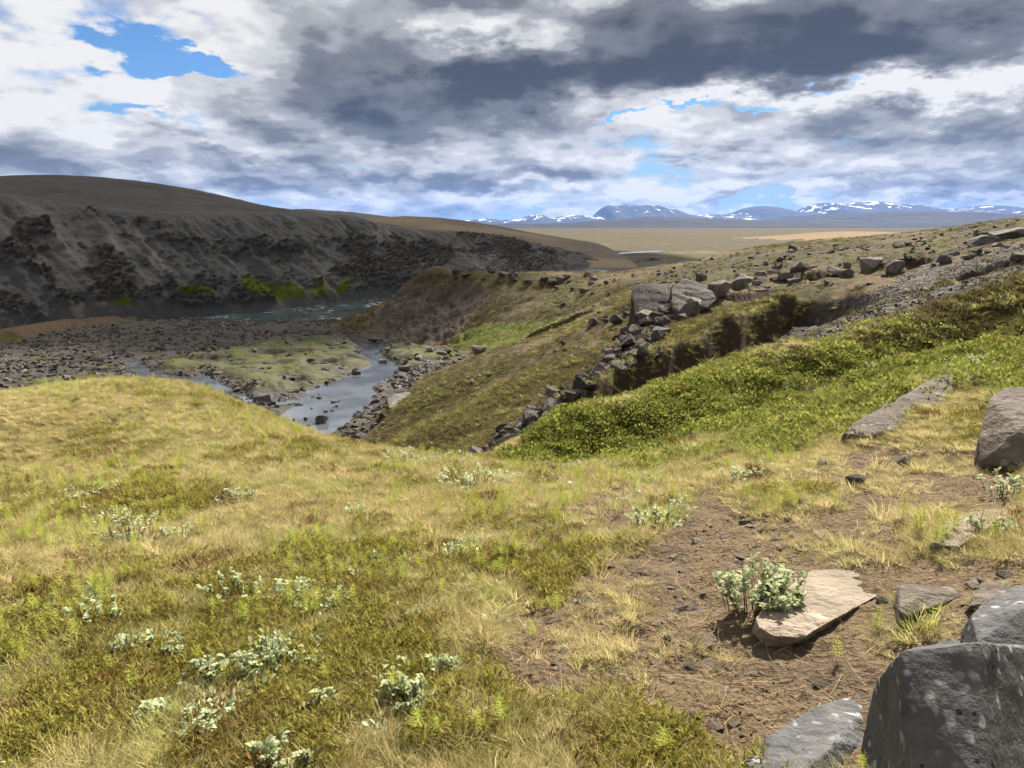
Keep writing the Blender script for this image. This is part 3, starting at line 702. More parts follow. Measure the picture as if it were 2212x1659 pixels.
# profile: steep foot, long scree, rounded rim, then the bench behind
prof = np.interp(tt, [-.10, 0, .07, .5, .85, .95, 1.0, 1.1, 1.55], [-.14, 0, .12, .50, .86, .955, .985, 1.0, 1.0])
prof = np.convolve(np.pad(prof, 4, mode='edge'), np.ones(9) / 9, 'valid')
Sx = bqs[:, None, :] - nrm[:, None, :] * (run[:, None] * tt[None, :])[..., None]
Hc = (rimz - FLOOR)
Cz = FLOOR + Hc[:, None] * prof[None, :]
ss_ = bs[:, None] * np.ones_like(tt)[None, :]; tm = tt[None, :] * run[:, None] * 1.35
face = sst(-.02, .10, tt)[None, :] * sst(1.03, .82, tt)[None, :] * np.ones((NS, 1))
skew = ss_ + tm * .12
gul = fbm(skew / 6.5, tm / 26, 4, 80, .55, True) ; gul2 = fbm(skew / 2.0, tm / 9, 4, 81)
cpx, cpy = project(Sx[..., 0], Sx[..., 1], Cz)
def cblob(lst, k=1.0):
    o = np.zeros(cpx.shape); wx = cpx + 34 * fbm(ss_ / 3, tm / 3, 3, 82); wy = cpy + 26 * fbm(ss_ / 3, tm / 3, 3, 83)
    for (x, y, rx, ry, a) in lst: o = np.maximum(o, a * np.exp(-((wx - x) / rx) ** 2 - ((wy - y) / ry) ** 2))
    return o
OUT = cblob([(210,450,30,22,1.1),(70,498,30,24,1),(300,482,12,20,1),(250,468,40,10,.7),(30,560,60,30,.85),(85,590,30,26,.9),(230,585,44,42,1.05),(250,625,38,20,1),(345,500,24,7,.8),(360,520,30,9,.9),(410,520,24,9,.8),(355,612,18,16,.95),(440,615,32,12,.95),(540,540,30,14,1),(610,555,18,18,1.1),
             (420,652,90,17,1.25),(500,660,60,12,1.25),(560,650,36,16,1.0),(690,640,22,16,.9),(765,545,35,30,1.05),(800,590,60,38,1.2),(860,560,44,40,1.25),(740,535,24,16,.8),(930,560,40,34,1.1),(900,610,60,20,1.0),(1010,510,30,8,.8),(1040,545,30,30,.75),(1095,545,40,38,1.2),(1070,520,34,10,.8),(1130,575,40,24,.8),(1180,560,20,20,.7),(150,700,140,8,.6),(0,650,60,22,.7),(130,640,40,22,.6),
             (-150,520,80,60,.9),(-250,620,100,50,.9)])
blk = fbm(ss_ / 2.2, tm / 1.5, 4, 84, .6, True); blk2 = fbm(ss_ / .8, tm / .55, 3, 85)
crag = fbm(skew / 7.5 + .6 * fbm(ss_ / 4, tm / 4, 3, 100), tm / 3.4, 5, 101, .58, True)
band = .35 * np.sin(tm / 1.9 + 2.5 * fbm(ss_ / 14, tm / 14, 3, 102))
ROCKM = np.clip(OUT * np.interp(cpx, [600, 760], [1, .72]) * (.62 + .6 * blk + .7 * blk2) + sst(.22, .62, crag + band - .40 + .5 * fbm(ss_ / 22, tm / 16, 3, 86)) * (.34 + .5 * blk2), 0, 1.2) * face
steps = np.floor((tm / 1.1 + 1.2 * fbm(ss_ / 3, tm / 3, 3, 87))) - (tm / 1.1)
disp = face * (1.3 * gul + .55 * gul2 + .35 * fbm(ss_ / 1.6, tm / 1.6, 4, 98)) + sst(.15, .8, ROCKM) * (.40 + .8 * blk + .65 * blk2 + .45 * steps)
disp += face * .12 * fbm(ss_ / .7, tm / .7, 3, 88)
Sx = Sx + nrm[:, None, :] * (disp * .8)[..., None]; Cz = Cz + disp * .55 + (1 - face) * sst(.9, 1.2, tt)[None, :] * .35 * fbm(Sx[..., 0] / 6, Sx[..., 1] / 6, 3, 89)
MOSS = cblob([(580,632,70,22,1.15),(540,620,40,22,.9),(640,650,60,12,.9),(690,630,30,15,.9),(740,628,20,16,1),(790,640,30,12,.6),(270,665,34,11,.95),(420,640,90,9,.75),(590,590,10,30,.5),(130,668,60,10,.5),(330,672,40,9,.6)]) * face
PALE = np.clip(cblob([(60,470,50,40,.5),(100,520,60,40,.75),(140,545,60,50,.7),(190,560,40,60,.55),(330,575,20,50,.5),(280,520,50,30,.5),(820,515,24,30,.6),(1060,550,36,26,.7),(700,600,12,30,.5),(30,520,40,30,.6),(180,670,40,20,.5)]) * (.6 + .6 * gul2) + .62 * sst(.05, .5, gul2) * sst(-.1, .4, fbm(skew / 9, tm / 12, 3, 99)), 0, 1) * face
BROWN = np.clip(sst(.95, 1.1, tt)[None, :] * .4 * np.ones((NS, 1)) + .6 * cblob([(230,600,50,50,1),(1000,515,120,12,1),(150,430,150,14,.8)]), 0, 1)
cliff = mesh_obj('canyon_cliff', np.concatenate([Sx, Cz[..., None]], -1).reshape(-1, 3), grid_faces(NS, NTc), M['cliff']); tag(cliff, kind='structure')
set_attr(cliff, 'cover_a', np.clip(np.stack([ROCKM, MOSS, PALE, BROWN], -1), 0, 1).reshape(-1, 4))

# ------------------------------------------------------------------ hills and mountains (each a ridge with its own depth)
def ridge(name, sky_pts, Yc, front, back, mat, base, rough=0.0, nx=260, ny=40, seed=90, snow=None, xs=1.0, power=1.6):
    sp = np.array(sky_pts, float); px = np.linspace(sp[0, 0], sp[-1, 0], nx); py = np.interp(px, sp[:, 0], sp[:, 1])
    v = (CY - py) / F; ztop = EYE + (-SP + v * CP) / (CP + v * SP) * Yc
    xx = (px - CX) / F / (CP + v * SP) * Yc
    t = np.linspace(-1, 1, ny); Y = np.where(t < 0, Yc + t * front, Yc + t * back)
    pr = np.clip(1 - np.abs(t) ** power, 0, 1) if power > 1 else (1 - np.abs(t)) ** (1 / power)
    X = np.repeat(xx[:, None], ny, 1); YY = np.repeat(Y[None, :], nx, 0)
    ends = sst(0, .06, np.linspace(0, 1, nx)) * sst(1, .94, np.linspace(0, 1, nx))
    lift = (ztop - base)[:, None]
    n = fbm(X / (rough * 6 + 1e-6), YY / (rough * 6 + 1e-6), 5, seed, .55, True) if rough else 0
    amp = np.abs(t)[None, :] ** .7 * (1 - np.abs(t))[None, :] * 2
    Z = base + lift * pr[None, :] + (rough * n * amp if rough else 0)
    Z[:, 0] = base - .3 * abs(front) * .02; Z[:, -1] = base
    o = mesh_obj(name, np.stack([X, YY, Z], -1).reshape(-1, 3), grid_faces(nx, ny)[:, ::-1], mat); tag(o, kind='structure')
    if snow:
        sm = np.zeros((nx, ny))
        for (a, b_, hfrac, amt) in snow:
            w = sst(a - 8, a + 8, px) * sst(b_ + 8, b_ - 8, px)
            sm = np.maximum(sm, w[:, None] * amt * sst(hfrac - .2, hfrac + .25, ((Z - base) / np.maximum(lift, 1))))
        at_ = o.data.attributes.new('snow', 'FLOAT', 'POINT'); at_.data.foreach_set('value', sm.astype(np.float32).ravel())
    return o
ridge('hill', [(-900,410),(-500,400),(-200,396),(0,388),(80,382),(150,380),(230,384),(300,391),(370,402),(420,415),(480,431),(540,442),(600,450),(640,455),(720,470),(800,485)], 205, 92, 160, M['hill'], -2.0, .8, 240, 60, 91)
ridge('hill', [(600,500),(700,480),(800,472),(840,469),(880,467),(950,470),(1000,476),(1050,484),(1090,491),(1130,499),(1180,508),(1230,516),(1280,524)], 330, 120, 160, M['hill2'], -8.5, .8, 160, 50, 92)
ridge('hill', [(560,462),(640,453),(665,451),(690,454),(760,458),(830,467),(900,480),(960,492)], 900, 200, 400, M['far'], -9, 2.5, 120, 30, 93)
ridge('distant_hills', [(700,505),(900,500),(1000,495),(1090,488),(1200,487),(1290,479),(1380,472),(1440,474),(1560,481),(1640,486),(1760,492),(1900,499)], 11000, 4500, 3000, M['far'], -9.4, 60, 300, 60, 94)
ridge('distant_hills', [(1500,499),(1600,488),(1680,476),(1730,468),(1780,464),(1850,461),(1930,459),(2030,463),(2100,470),(2212,473),(2400,470),(2700,468)], 13000, 4500, 3500, M['far'], -9.4, 66, 300, 60, 95)
MT = [(900,486),(980,480),(1050,474),(1080,476),(1110,476),(1140,469),(1160,465),(1185,471),(1200,472),(1230,467),(1255,468),(1275,472),(1288,468),(1300,455),(1312,450),(1322,452),(1332,452),(1345,449),(1355,453),(1368,450),(1380,452),(1392,449),(1402,452),(1415,450),(1424,455),(1445,456),(1462,464),(1480,467),(1500,468),(1530,466),(1560,467),(1590,466),(1605,458),(1622,453),(1640,451),(1660,453),(1685,459),(1720,463),(1742,462),(1757,451),(1772,446),(1788,446),(1805,450),(1818,453),(1838,448),(1855,444),(1872,443),(1890,445),(1905,450),(1918,454),(1935,450),(1950,448),(1962,452),(1978,457),(2000,459),(2030,457),(2055,456),(2080,459),(2105,454),(2125,450),(2140,451),(2156,456),(2185,459),(2212,462),(2400,465),(2600,470)]
ridge('mountains', [(a_, 478 - (478 - b_) * 1.22) for a_, b_ in MT], 24000, 4500, 4000, M['mount'], -9.4, 60, 900, 70, 96, [(980,1290,.45,.41),(1300,1480,.35,.33),(1480,1600,.35,.40),(1735,1830,.62,.44),(1835,1930,.60,.46),(1930,2080,.25,.32),(2000,2300,.35,.38)])

# ------------------------------------------------------------------ air
def box_mesh(name, x0, x1, y0, y1, z0, z1):
    v = [(x0,y0,z0),(x1,y0,z0),(x1,y1,z0),(x0,y1,z0),(x0,y0,z1),(x1,y0,z1),(x1,y1,z1),(x0,y1,z1)]
    return mesh_obj(name, v, [(0,3,2,1),(4,5,6,7),(0,1,5,4),(1,2,6,5),(2,3,7,6),(3,0,4,7)], None, smooth=False)
def build_haze():
    hz = box_mesh('haze', -34000, 34000, -34000, 34000, -60, 900); tag(hz, 'thin bluish air over the whole landscape', None, None, 'stuff')
    m = bpy.data.materials.new('haze_air'); m.use_nodes = True; T = NT(m.node_tree); T.n.clear()
    o = T.node('ShaderNodeOutputMaterial'); p = T.node('ShaderNodeVolumePrincipled')
    p.inputs['Color'].default_value = (0.18, 0.41, 1.0, 1); p.inputs['Density'].default_value = 1.45e-5; p.inputs['Anisotropy'].default_value = .2
    T.l.new(p.outputs[0], o.inputs['Volume']); hz.data.materials.append(m)
build_haze()

# ------------------------------------------------------------------ the cloud that shades the canyon (stands outside the frame, up-sun)
def ico(sub):
    bm = bmesh.new(); bmesh.ops.create_icosphere(bm, subdivisions=sub, radius=1.0)
    v = np.array([p.co[:] for p in bm.verts]); f = np.array([[q.index for q in p.verts] for p in bm.faces]); bm.free()
    return v, f
ICO = {k: ico(k) for k in (1, 2, 3, 4, 5, 6)}
def noise3(p, s, seed, octv=3):
    return (fbm(p[:, 0] * s + p[:, 2] * s * .73, p[:, 1] * s - p[:, 2] * s * .61, octv, seed) + fbm(p[:, 1] * s + 3.1 + p[:, 0] * .2 * s, p[:, 2] * s + 7.7, octv, seed + 5)) * .6
def build_cloud():
    """a flat thin cloud: some of the sun comes through"""
    foot = np.array([(-330,42),(-120,64),(-70,78),(-36,94),(-12,97),(4,92),(18,100),(24,130),(50,200),(70,290),(20,420),(-150,470),(-330,470),(-400,250)], float)
    H = 900.0; off = np.array([to_sun.x, to_sun.y]) / to_sun.z * H; c = np.array([-120.0, 230.0])
    na, nr = 360, 24; d = foot - c; a = np.arctan2(d[:, 1], d[:, 0]); o_ = np.argsort(a); a = a[o_]; rr = np.hypot(*d.T)[o_]
    th = np.linspace(-math.pi, math.pi, na, endpoint=False); rad = np.interp(th, a, rr, period=2 * math.pi) * (1 + .03 * fbm(np.cos(th) * 9, np.sin(th) * 9, 4, 7))
    V, Fc = [], []
    for sgn, hh in ((1, 55), (-1, 18)):
        for k in range(nr):
            t = k / (nr - 1); z = sgn * hh * math.sqrt(max(0, 1 - t ** 4))
            x = c[0] + np.cos(th) * rad * t; y = c[1] + np.sin(th) * rad * t
            V.append(np.stack([x + off[0], y + off[1], H + z + (1 - t) * sgn * 14 * fbm(x / 40, y / 40, 4, 8)], 1))
    V = np.concatenate(V)
    for s_ in (0, 1):
        for k in range(nr - 1):
            i0 = (s_ * nr + k) * na + np.arange(na); i1 = (s_ * nr + k) * na + (np.arange(na) + 1) % na
            q = np.stack([i0, i0 + na, i1 + na, i1], 1); Fc.append(q if s_ == 0 else q[:, ::-1])
    m = bpy.data.materials.new('cloud_vapour'); m.use_nodes = True; T = NT(m.node_tree); T.n.clear()
    out = T.node('ShaderNodeOutputMaterial'); df = T.node('ShaderNodeBsdfDiffuse', ins={'Color': (.85, .85, .87)}); tr = T.node('ShaderNodeBsdfTransparent')
    mx = T.node('ShaderNodeMixShader', ins={0: .62}); T.l.new(tr.outputs[0], mx.inputs[1]); T.l.new(df.outputs[0], mx.inputs[2]); T.l.new(mx.outputs[0], out.inputs[0])
    o = mesh_obj('cloud', V, np.concatenate(Fc), m); tag(o, kind='structure')
build_cloud()

# ------------------------------------------------------------------ rocks
def broken_stone(pts, passes=3, bev=.05, rough=.03, seed=1, ledge=.0):
    """a stone split along flat joints: hull of its corners, edges worn, faces roughened (unit size)"""
    bm = bmesh.new(); vs = [bm.verts.new(p) for p in pts]
    r = bmesh.ops.convex_hull(bm, input=vs)
    bmesh.ops.delete(bm, geom=[v for v in bm.verts if not v.link_faces], context='VERTS')
    bmesh.ops.dissolve_limit(bm, angle_limit=.09, verts=bm.verts[:], edges=bm.edges[:])
    if bev: bmesh.ops.bevel(bm, geom=bm.edges[:], offset=bev, segments=2, profile=.6, affect='EDGES', clamp_overlap=True)
    bmesh.ops.triangulate(bm, faces=bm.faces[:])
    ln = [.55, .34, .2, .12, .075, .045]
    for k in range(passes):
        es = [e for e in bm.edges if e.calc_length() > ln[k]]
        if es: bmesh.ops.subdivide_edges(bm, edges=es, cuts=1); bmesh.ops.triangulate(bm, faces=bm.faces[:])
    bm.normal_update()
    p = np.array([v.co[:] for v in bm.verts]); n = np.array([v.normal[:] for v in bm.verts]); f = np.array([[q.index for q in t.verts] for t in bm.faces]); bm.free()
    d = rough * noise3(p, 1.5, seed) + rough * .55 * noise3(p, 4.5, seed + 9) + rough * .25 * noise3(p, 13, seed + 4)
    if ledge: d = d + ledge * np.round(noise3(p * (1, 1, 2.2), 1.3, seed + 3, 2) * 2.5) / 2.5
    return p + n * d[:, None], f
def rand_rock(seed, passes=2, n=11, scale=(1, 1, 1), rough=.04, bev=.05):
    R_ = np.random.default_rng(seed); q = R_.normal(size=(n + 6, 3)); q /= np.abs(q).max(1, keepdims=True) ** .6 * np.linalg.norm(q, axis=1, keepdims=True) ** .4
    p, f = broken_stone(q * R_.uniform(.8, 1.0, (n + 6, 1)), passes, bev, rough, seed); return p * scale, f
def hull_rock(name, pts, mat, passes=5, rough=.03, seed=1, ledge=.0, bev=.03):
    pts = np.array(pts, float); c = (pts.min(0) + pts.max(0)) / 2; s_ = float((pts.max(0) - pts.min(0)).max()) / 2
    p, f = broken_stone((pts - c) / s_, passes, bev, rough, seed, ledge)
    base = np.array([0, 0, -(pts.max(0) - pts.min(0))[2] / 2])
    o = mesh_obj(name, p * s_ - base, f, mat, smooth=True); o.location = Vector(c + base); return o

ROCKS = []      # shared shapes, several per kind of stone
for k in range(16):
    sc = [(1, .8, .62), (1, .62, .5), (1, .85, .8), (1, .7, .35)][k % 4]
    p, f = rand_rock(200 + k, 3, 6 + k % 5, sc)
    ROCKS.append(mesh_obj('rock_shape', p, f, None, smooth=False, link=False).data)
NROCK = {}
def rock_data(k, mat):
    key = (k, mat.name)
    if key not in NROCK:
        me = ROCKS[k].copy(); me.materials.clear(); me.materials.append(mat); NROCK[key] = me
    return NROCK[key]
def place_rock(p, size, mat, label, group=None, name='rock', k=None, tilt=.35, sink=.30, rz=None, cat='rock', sc=None):
    k = random.randrange(16) if k is None else k
    o = bpy.data.objects.new(name, rock_data(k, mat)); COL.objects.link(o)
    s = size / 2
    o.scale = (s, s, s) if sc is None else (s * sc[0], s * sc[1], s * sc[2])
    h = float(-(ROCKS_MIN[k]) * o.scale[2])
    p = (p[0], p[1], max(p[2], WATER - .02))      # stones in the shallows stand on the bed and break the surface
    o.location = (p[0], p[1], p[2] + h * (1 - 2 * sink))
    o.rotation_euler = (random.uniform(-tilt, tilt), random.uniform(-tilt, tilt), random.uniform(0, 6.28) if rz is None else rz)
    return tag(o, label, cat, group)
ROCKS_MIN = [min(v.co.z for v in me.vertices) for me in ROCKS]
def px_size(p, px): return px * math.sqrt(p[0] ** 2 + p[1] ** 2 + (p[2] - EYE) ** 2) / F

def Hr(name, label, mat, pts, low=.12, rough=.02, seed=1, cat='rock', lift=.97):
    # stands where the sight line to its foot meets the ground
    fx, fp, fY = max(pts, key=lambda q: min(q[1], 1650))
    k = hit(fx, min(fp, 1650), fY * .6)[1] / (fY * (1.0 if fp < 1650 else .93))
    k = min(max(k, .7), 1.45) * lift
    w = [at(q[0], q[1], q[2] * k) for q in pts]; zmin = min(q[2] for q in w)
    w += [(q[0] * 1.01, q[1] * 1.03, zmin - low) for q in w[::2]]
    return tag(hull_rock(name, w, mat, 6 if mat is M['rock_near'] else 5, rough * 1.6, seed, .014 if mat is M['rock_near'] else rough * 1.2, .012 if mat is M['rock_near'] else .025), label, cat)
Hr('rock', 'large dark grey block with black and white lichen in the bottom right corner', M['rock_near'],
   [(1950,1404,2.30),(2114,1388,2.28),(2290,1410,2.72),(1884,1486,2.62),(1876,1600,2.52),(1890,1740,2.35),(1968,1740,1.98),(2140,1740,1.93),(2330,1740,2.3),(2000,1398,2.9),(2290,1402,3.1),(1900,1500,3.0)], .1, .009, 3, lift=.86)
Hr('rock', 'low grey lichen spotted rock left of the large corner block', M['rock_near'],
   [(1606,1648,2.2),(1652,1590,2.34),(1772,1524,2.5),(1890,1492,2.66),(1905,1640,2.3),(1700,1690,2.06),(1815,1600,2.26),(1830,1520,2.8),(1920,1520,2.9)], .1, .018, 4, lift=.84)
Hr('rock', 'grey cracked rock at the right edge above the corner block', M['rock_near'],
   [(2098,1330,2.82),(2126,1300,2.92),(2190,1268,3.0),(2290,1252,3.1),(2112,1390,2.62),(2270,1400,2.55),(2212,1315,2.72),(2300,1330,2.7)], .1, .010, 6)
Hr('rock', 'square topped rock at the right edge behind the cracked rock', M['rock_brown'],
   [(2092,1310,3.05),(2118,1256,3.25),(2200,1252,3.4),(2290,1246,3.45),(2140,1300,3.05),(2280,1300,3.1)], .1, .018, 16)
Hr('rock', 'small pale lichen covered stone beside the large corner block', M['rock_near'],
   [(2022,1392,2.55),(2050,1362,2.7),(2112,1350,2.75),(2116,1385,2.5),(2060,1396,2.45)], .06, .02, 7)
Hr('slab', 'pale tan flat slab with silver willow bush over its left end', M['rock_pale'],
   [(1632,1334,3.02),(1690,1275,3.3),(1756,1232,3.62),(1850,1244,3.62),(1938,1231,3.72),(1928,1260,3.48),(1900,1284,3.32),(1860,1306,3.18),(1775,1350,2.98),(1735,1378,2.88),(1672,1374,2.88),(1640,1356,2.92)], .04, .012, 8, lift=.965)
Hr('rock', 'thin grey stone sticking out of the soil right of the pale slab', M['rock_brown'],
   [(1943,1266,3.34),(1965,1262,3.42),(2050,1268,3.42),(2094,1283,3.3),(1990,1280,3.25),(1942,1320,3.1),(1960,1330,3.08)], .08, .02, 9)
Hr('slab', 'tan flat slab with a small willow at the right edge', M['rock_pale'],
   [(2011,1176,4.1),(2044,1124,4.5),(2128,1100,4.75),(2190,1096,4.8),(2150,1130,4.4),(2100,1160,4.15),(2070,1182,4.0)], .12, .014, 10)
Hr('rock', 'long tilted brown rock half sunk in the green bank', M['rock_brown'],
   [(1819,937,7.5),(1851,908,7.9),(1939,866,8.5),(2046,801,9.3),(2073,804,9.4),(2052,850,8.7),(2044,884,8.2),(1972,922,7.7),(1877,943,7.4)], .25, .016, 11)
Hr('boulder', 'big brown grey boulder cut off by the right edge of the picture', M['rock_brown'],
   [(2170,838,6.6),(2240,832,6.7),(2300,850,6.6),(2138,860,6.5),(2131,893,6.35),(2114,955,6.1),(2118,1002,5.9),(2212,1014,5.7),(2320,1000,5.9),(2200,930,5.8)], .2, .018, 12)
Hr('boulder', 'large square dark basalt block on the slope above the talus', M['rock_dark'],
   [(1364,628,36.6),(1374,616,37),(1440,612,37.6),(1448,640,36.2),(1436,668,35.4),(1368,660,35.8),(1374,702,34.5),(1430,694,34.6),(1452,650,37),(1400,612,38.5)], .5, .028, 13)
Hr('boulder', 'wide tilted basalt slab pile leaning on the square block', M['rock_dark'],
   [(1452,620,37),(1480,606,37.8),(1520,614,37.6),(1560,632,37.2),(1540,648,36),(1490,660,35.2),(1455,684,34.6),(1450,640,36)], .4, .05, 14)
Hr('boulder', 'rounded grey boulder standing alone on the grass right of the pond', M['rock'],
   [(835,862,52),(850,852,52.5),(885,848,53),(896,860,52),(880,876,50.4),(840,882,50)], .5, .03, 15)

def hitY(px, py, ymin, ymax):
    for dy in range(0, 60, 3):
        for s_ in (0, -1, 1):
            p = hit(px, py + s_ * dy, ymin)
            if p[1] < ymax: return p
    return None
# single boulders one can point to
for px, py, w, ym, mat, label in [
    (1033,764,40,50,'rock','pale boulder standing in the dark stream below the knoll'),
    (955,765,26,40,'rock','leaning pale boulder at the right end of the boulder row by the stream'),
    (905,778,34,40,'rock','broad grey boulder left of the leaning pale boulder'),
    (875,800,30,40,'rock','angular grey boulder at the upper right corner of the pond'),
    (828,792,24,40,'rock','flat stone at the pond outlet'),
    (768,812,30,38,'rock_dark','flat dark boulder on the left pond shore'),
    (725,880,26,38,'rock','tan pointed boulder standing in the pond'),
    (690,872,18,38,'rock_dark','small dark rock in the pond left of the pointed boulder'),
    (696,925,36,34,'rock_dark','mossy dark boulder in the near end of the pond'),
    (570,866,50,34,'rock','broad low boulder between the pools and the pond'),
    (512,842,24,34,'rock','grey boulder at the end of the left pool'),
    (812,737,36,60,'rock_dark','flat dark boulder at the foot of the knoll'),
    (1130,960,40,12,'rock_dark','dark slab at the lower end of the talus'),
    (1055,975,44,12,'rock_dark','lowest dark boulder of the talus above the gully'),
    (1810,590,60,30,'rock_brown','brown squared boulder on the right hand hillside'),
    (1880,582,52,30,'rock_brown','wide brown boulder right of the squared one'),
    (1935,590,44,30,'rock_brown','sloping brown boulder in the row on the hillside'),
    (1775,1008,30,4,'rock_pale','small rounded pale stone on the bare soil'),
    (1955,1012,44,4,'rock_brown','grey stone lying in the moss below the big boulder'),
    (1850,1048,52,4,'rock_brown','flat grey stone sunk in the moss left of the big boulder'),
    (1905,1300,36,2,'rock_dark','dark stone in the soil at the right end of the pale slab'),
    (2180,515,80,28,'rock','pale grey outcrop slab high on the right edge'),
    (2120,528,60,28,'rock','grey outcrop slab left of the highest one'),
    (2205,560,40,22,'rock_brown','dark brown rock at the right edge of the hillside'),
]:
    p = hit(px, py, ym)
    if p[1] > 400: continue
    place_rock(p, px_size(p, w), M[mat], label, name='boulder' if w > 28 else 'rock', sink=.22, tilt=.2, cat='boulder' if w > 28 else 'rock')

# rocks one can count but not tell apart: talus, hillside, knoll rim, pond and gravel bar
def scatter_rocks(pts, n, ymin, ymax, lo, hi, mats, label, group, seed, power=2.0, sink=.25, tilt=.5):
    R_ = random.Random(seed); pts = np.array(pts, float); c = 0; tries = 0
    while c < n and tries < n * 30:
        tries += 1
        x = R_.uniform(pts[:, 0].min(), pts[:, 0].max()); y = R_.uniform(pts[:, 1].min(), pts[:, 1].max())
        if sdist(np.array([x]), np.array([y]), pts)[0] < 0: continue
        p = hit(x, y, ymin)
        if p[1] > ymax or p[1] < ymin + .05: continue
        w = lo + (hi - lo) * R_.random() ** power
        mt = R_.choice(mats); q = (x - pts[:, 0].min()) / np.ptp(pts[:, 0])
        lb = ('big ' if w > lo + .5 * (hi - lo) else 'mid sized ' if w > lo + .2 * (hi - lo) else 'small ') + {'rock': 'grey ', 'rock_dark': 'dark ', 'rock_brown': 'brown ', 'rock_pale': 'pale '}[mt] + label + (', left end' if q < .33 else ', middle' if q < .67 else ', right end')
        place_rock(p, px_size(p, w), M[mt], lb, group, sink=sink, tilt=tilt); c += 1
TAL = [(1020,990),(1095,925),(1200,858),(1300,780),(1375,695),(1450,690),(1420,750),(1300,825),(1220,885),(1130,960),(1060,995)]
scatter_rocks(TAL, 84, 13.5, 37, 12, 58, ['rock_dark', 'rock_dark', 'rock'], 'angular rock in the talus streak below the square block', 'rocks of the talus streak', 1, 2.0, .18)
scatter_rocks([(1375,712),(1440,655),(1480,612),(1585,628),(1600,650),(1500,690),(1440,720)], 16, 30, 42, 22, 74, ['rock_dark', 'rock_brown'], 'slab of the broken outcrop around the square block', 'slabs of the broken outcrop', 13, 1.6, .2, .45)
scatter_rocks([(1190,735),(1260,690),(1340,660),(1370,690),(1280,745),(1200,770)], 12, 30, 50, 10, 34, ['rock_dark'], 'rock on the small rubble patch left of the square block', 'rocks of the small rubble patch', 2)
scatter_rocks([(1480,600),(1600,560),(1750,535),(2000,510),(2212,490),(2212,540),(2050,590),(1800,600),(1600,640),(1500,640)], 56, 29, 140, 10, 50, ['rock_brown', 'rock_brown', 'rock'], 'rock lying on the right hand hillside', 'rocks scattered over the hillside', 3, 2.2)
scatter_rocks([(1290,604),(1480,575),(1500,600),(1400,625),(1300,640)], 12, 45, 140, 9, 24, ['rock_dark', 'rock_brown'], 'rock on the shoulder between knoll and hillside', 'rocks on the shoulder', 4)
scatter_rocks([(905,584),(1290,594),(1290,618),(1060,608),(925,604)], 26, 62, 100, 14, 34, ['rock_dark', 'rock_brown'], 'ledge rock along the flat rim of the knoll', 'rocks of the knoll rim', 5, 1.6, .35, .15)
scatter_rocks([(1190,620),(1300,625),(1330,650),(1240,690),(1190,670)], 10, 50, 80, 9, 22, ['rock_dark'], 'block on the right flank of the knoll', 'rocks on the knoll flank', 6)
scatter_rocks([(820,735),(990,750),(1010,775),(880,795),(830,780)], 10, 40, 85, 9, 26, ['rock', 'rock_dark'], 'boulder in the row along the stream', 'boulders along the stream', 7)
scatter_rocks([(620,900),(660,860),(720,850),(740,900),(700,950),(640,930)], 12, 33, 60, 8, 24, ['rock_dark', 'rock'], 'rock standing in the shallow end of the pond', 'rocks in the pond', 8)
scatter_rocks([(720,960),(780,900),(850,890),(860,920),(800,960)], 11, 24, 55, 9, 30, ['rock', 'rock_dark'], 'rock on the grass by the near right pond shore', 'rocks by the near pond shore', 9)
scatter_rocks([(960,830),(1080,790),(1090,820),(1000,850)], 8, 24, 60, 10, 34, ['rock'], 'rock in the cluster on the green slope', 'rocks of the cluster on the green slope', 10)
scatter_rocks([(0,780),(300,740),(700,700),(760,720),(560,740),(300,790),(150,830),(0,850)], 26, 35, 120, 9, 20, ['rock', 'rock_dark'], 'river stone on the gravel bar', 'stones on the gravel bar', 11)
scatter_rocks([(1500,1120),(1650,1080),(1780,1090),(1800,1140),(1620,1180),(1520,1160)], 18, 2, 8, 10, 40, ['rock_pale', 'rock_brown'], 'flat stone lying on the bare brown soil', 'stones on the bare soil', 12, 2.0, .3, .15)

# ------------------------------------------------------------------ scatter of uncountable cover
def scatter_group():
    g = bpy.data.node_groups.new('scatter_cover', 'GeometryNodeTree')
    g.interface.new_socket('Geometry', in_out='INPUT', socket_type='NodeSocketGeometry')
    g.interface.new_socket('Pieces', in_out='INPUT', socket_type='NodeSocketCollection')
    g.interface.new_socket('Geometry', in_out='OUTPUT', socket_type='NodeSocketGeometry')
    n = g.nodes; l = g.links
    gi = n.new('NodeGroupInput'); go = n.new('NodeGroupOutput'); ci = n.new('GeometryNodeCollectionInfo')
    ci.inputs['Separate Children'].default_value = True; ci.inputs['Reset Children'].default_value = True
    io = n.new('GeometryNodeInstanceOnPoints'); io.inputs['Pick Instance'].default_value = True
    l.new(gi.outputs[0], io.inputs['Points']); l.new(gi.outputs[1], ci.inputs[0]); l.new(ci.outputs[0], io.inputs['Instance'])
    for nm, ty, sk in (('rot', 'FLOAT_VECTOR', 'Rotation'), ('scl', 'FLOAT_VECTOR', 'Scale'), ('pick', 'INT', 'Instance Index')):
        a = n.new('GeometryNodeInputNamedAttribute'); a.data_type = ty; a.inputs[0].default_value = nm
        if sk == 'Rotation':
            e = n.new('FunctionNodeEulerToRotation'); l.new(a.outputs[0], e.inputs[0]); l.new(e.outputs[0], io.inputs[sk])
        else: l.new(a.outputs[0], io.inputs[sk])
    l.new(io.outputs[0], go.inputs[0]); return g
SG = scatter_group()
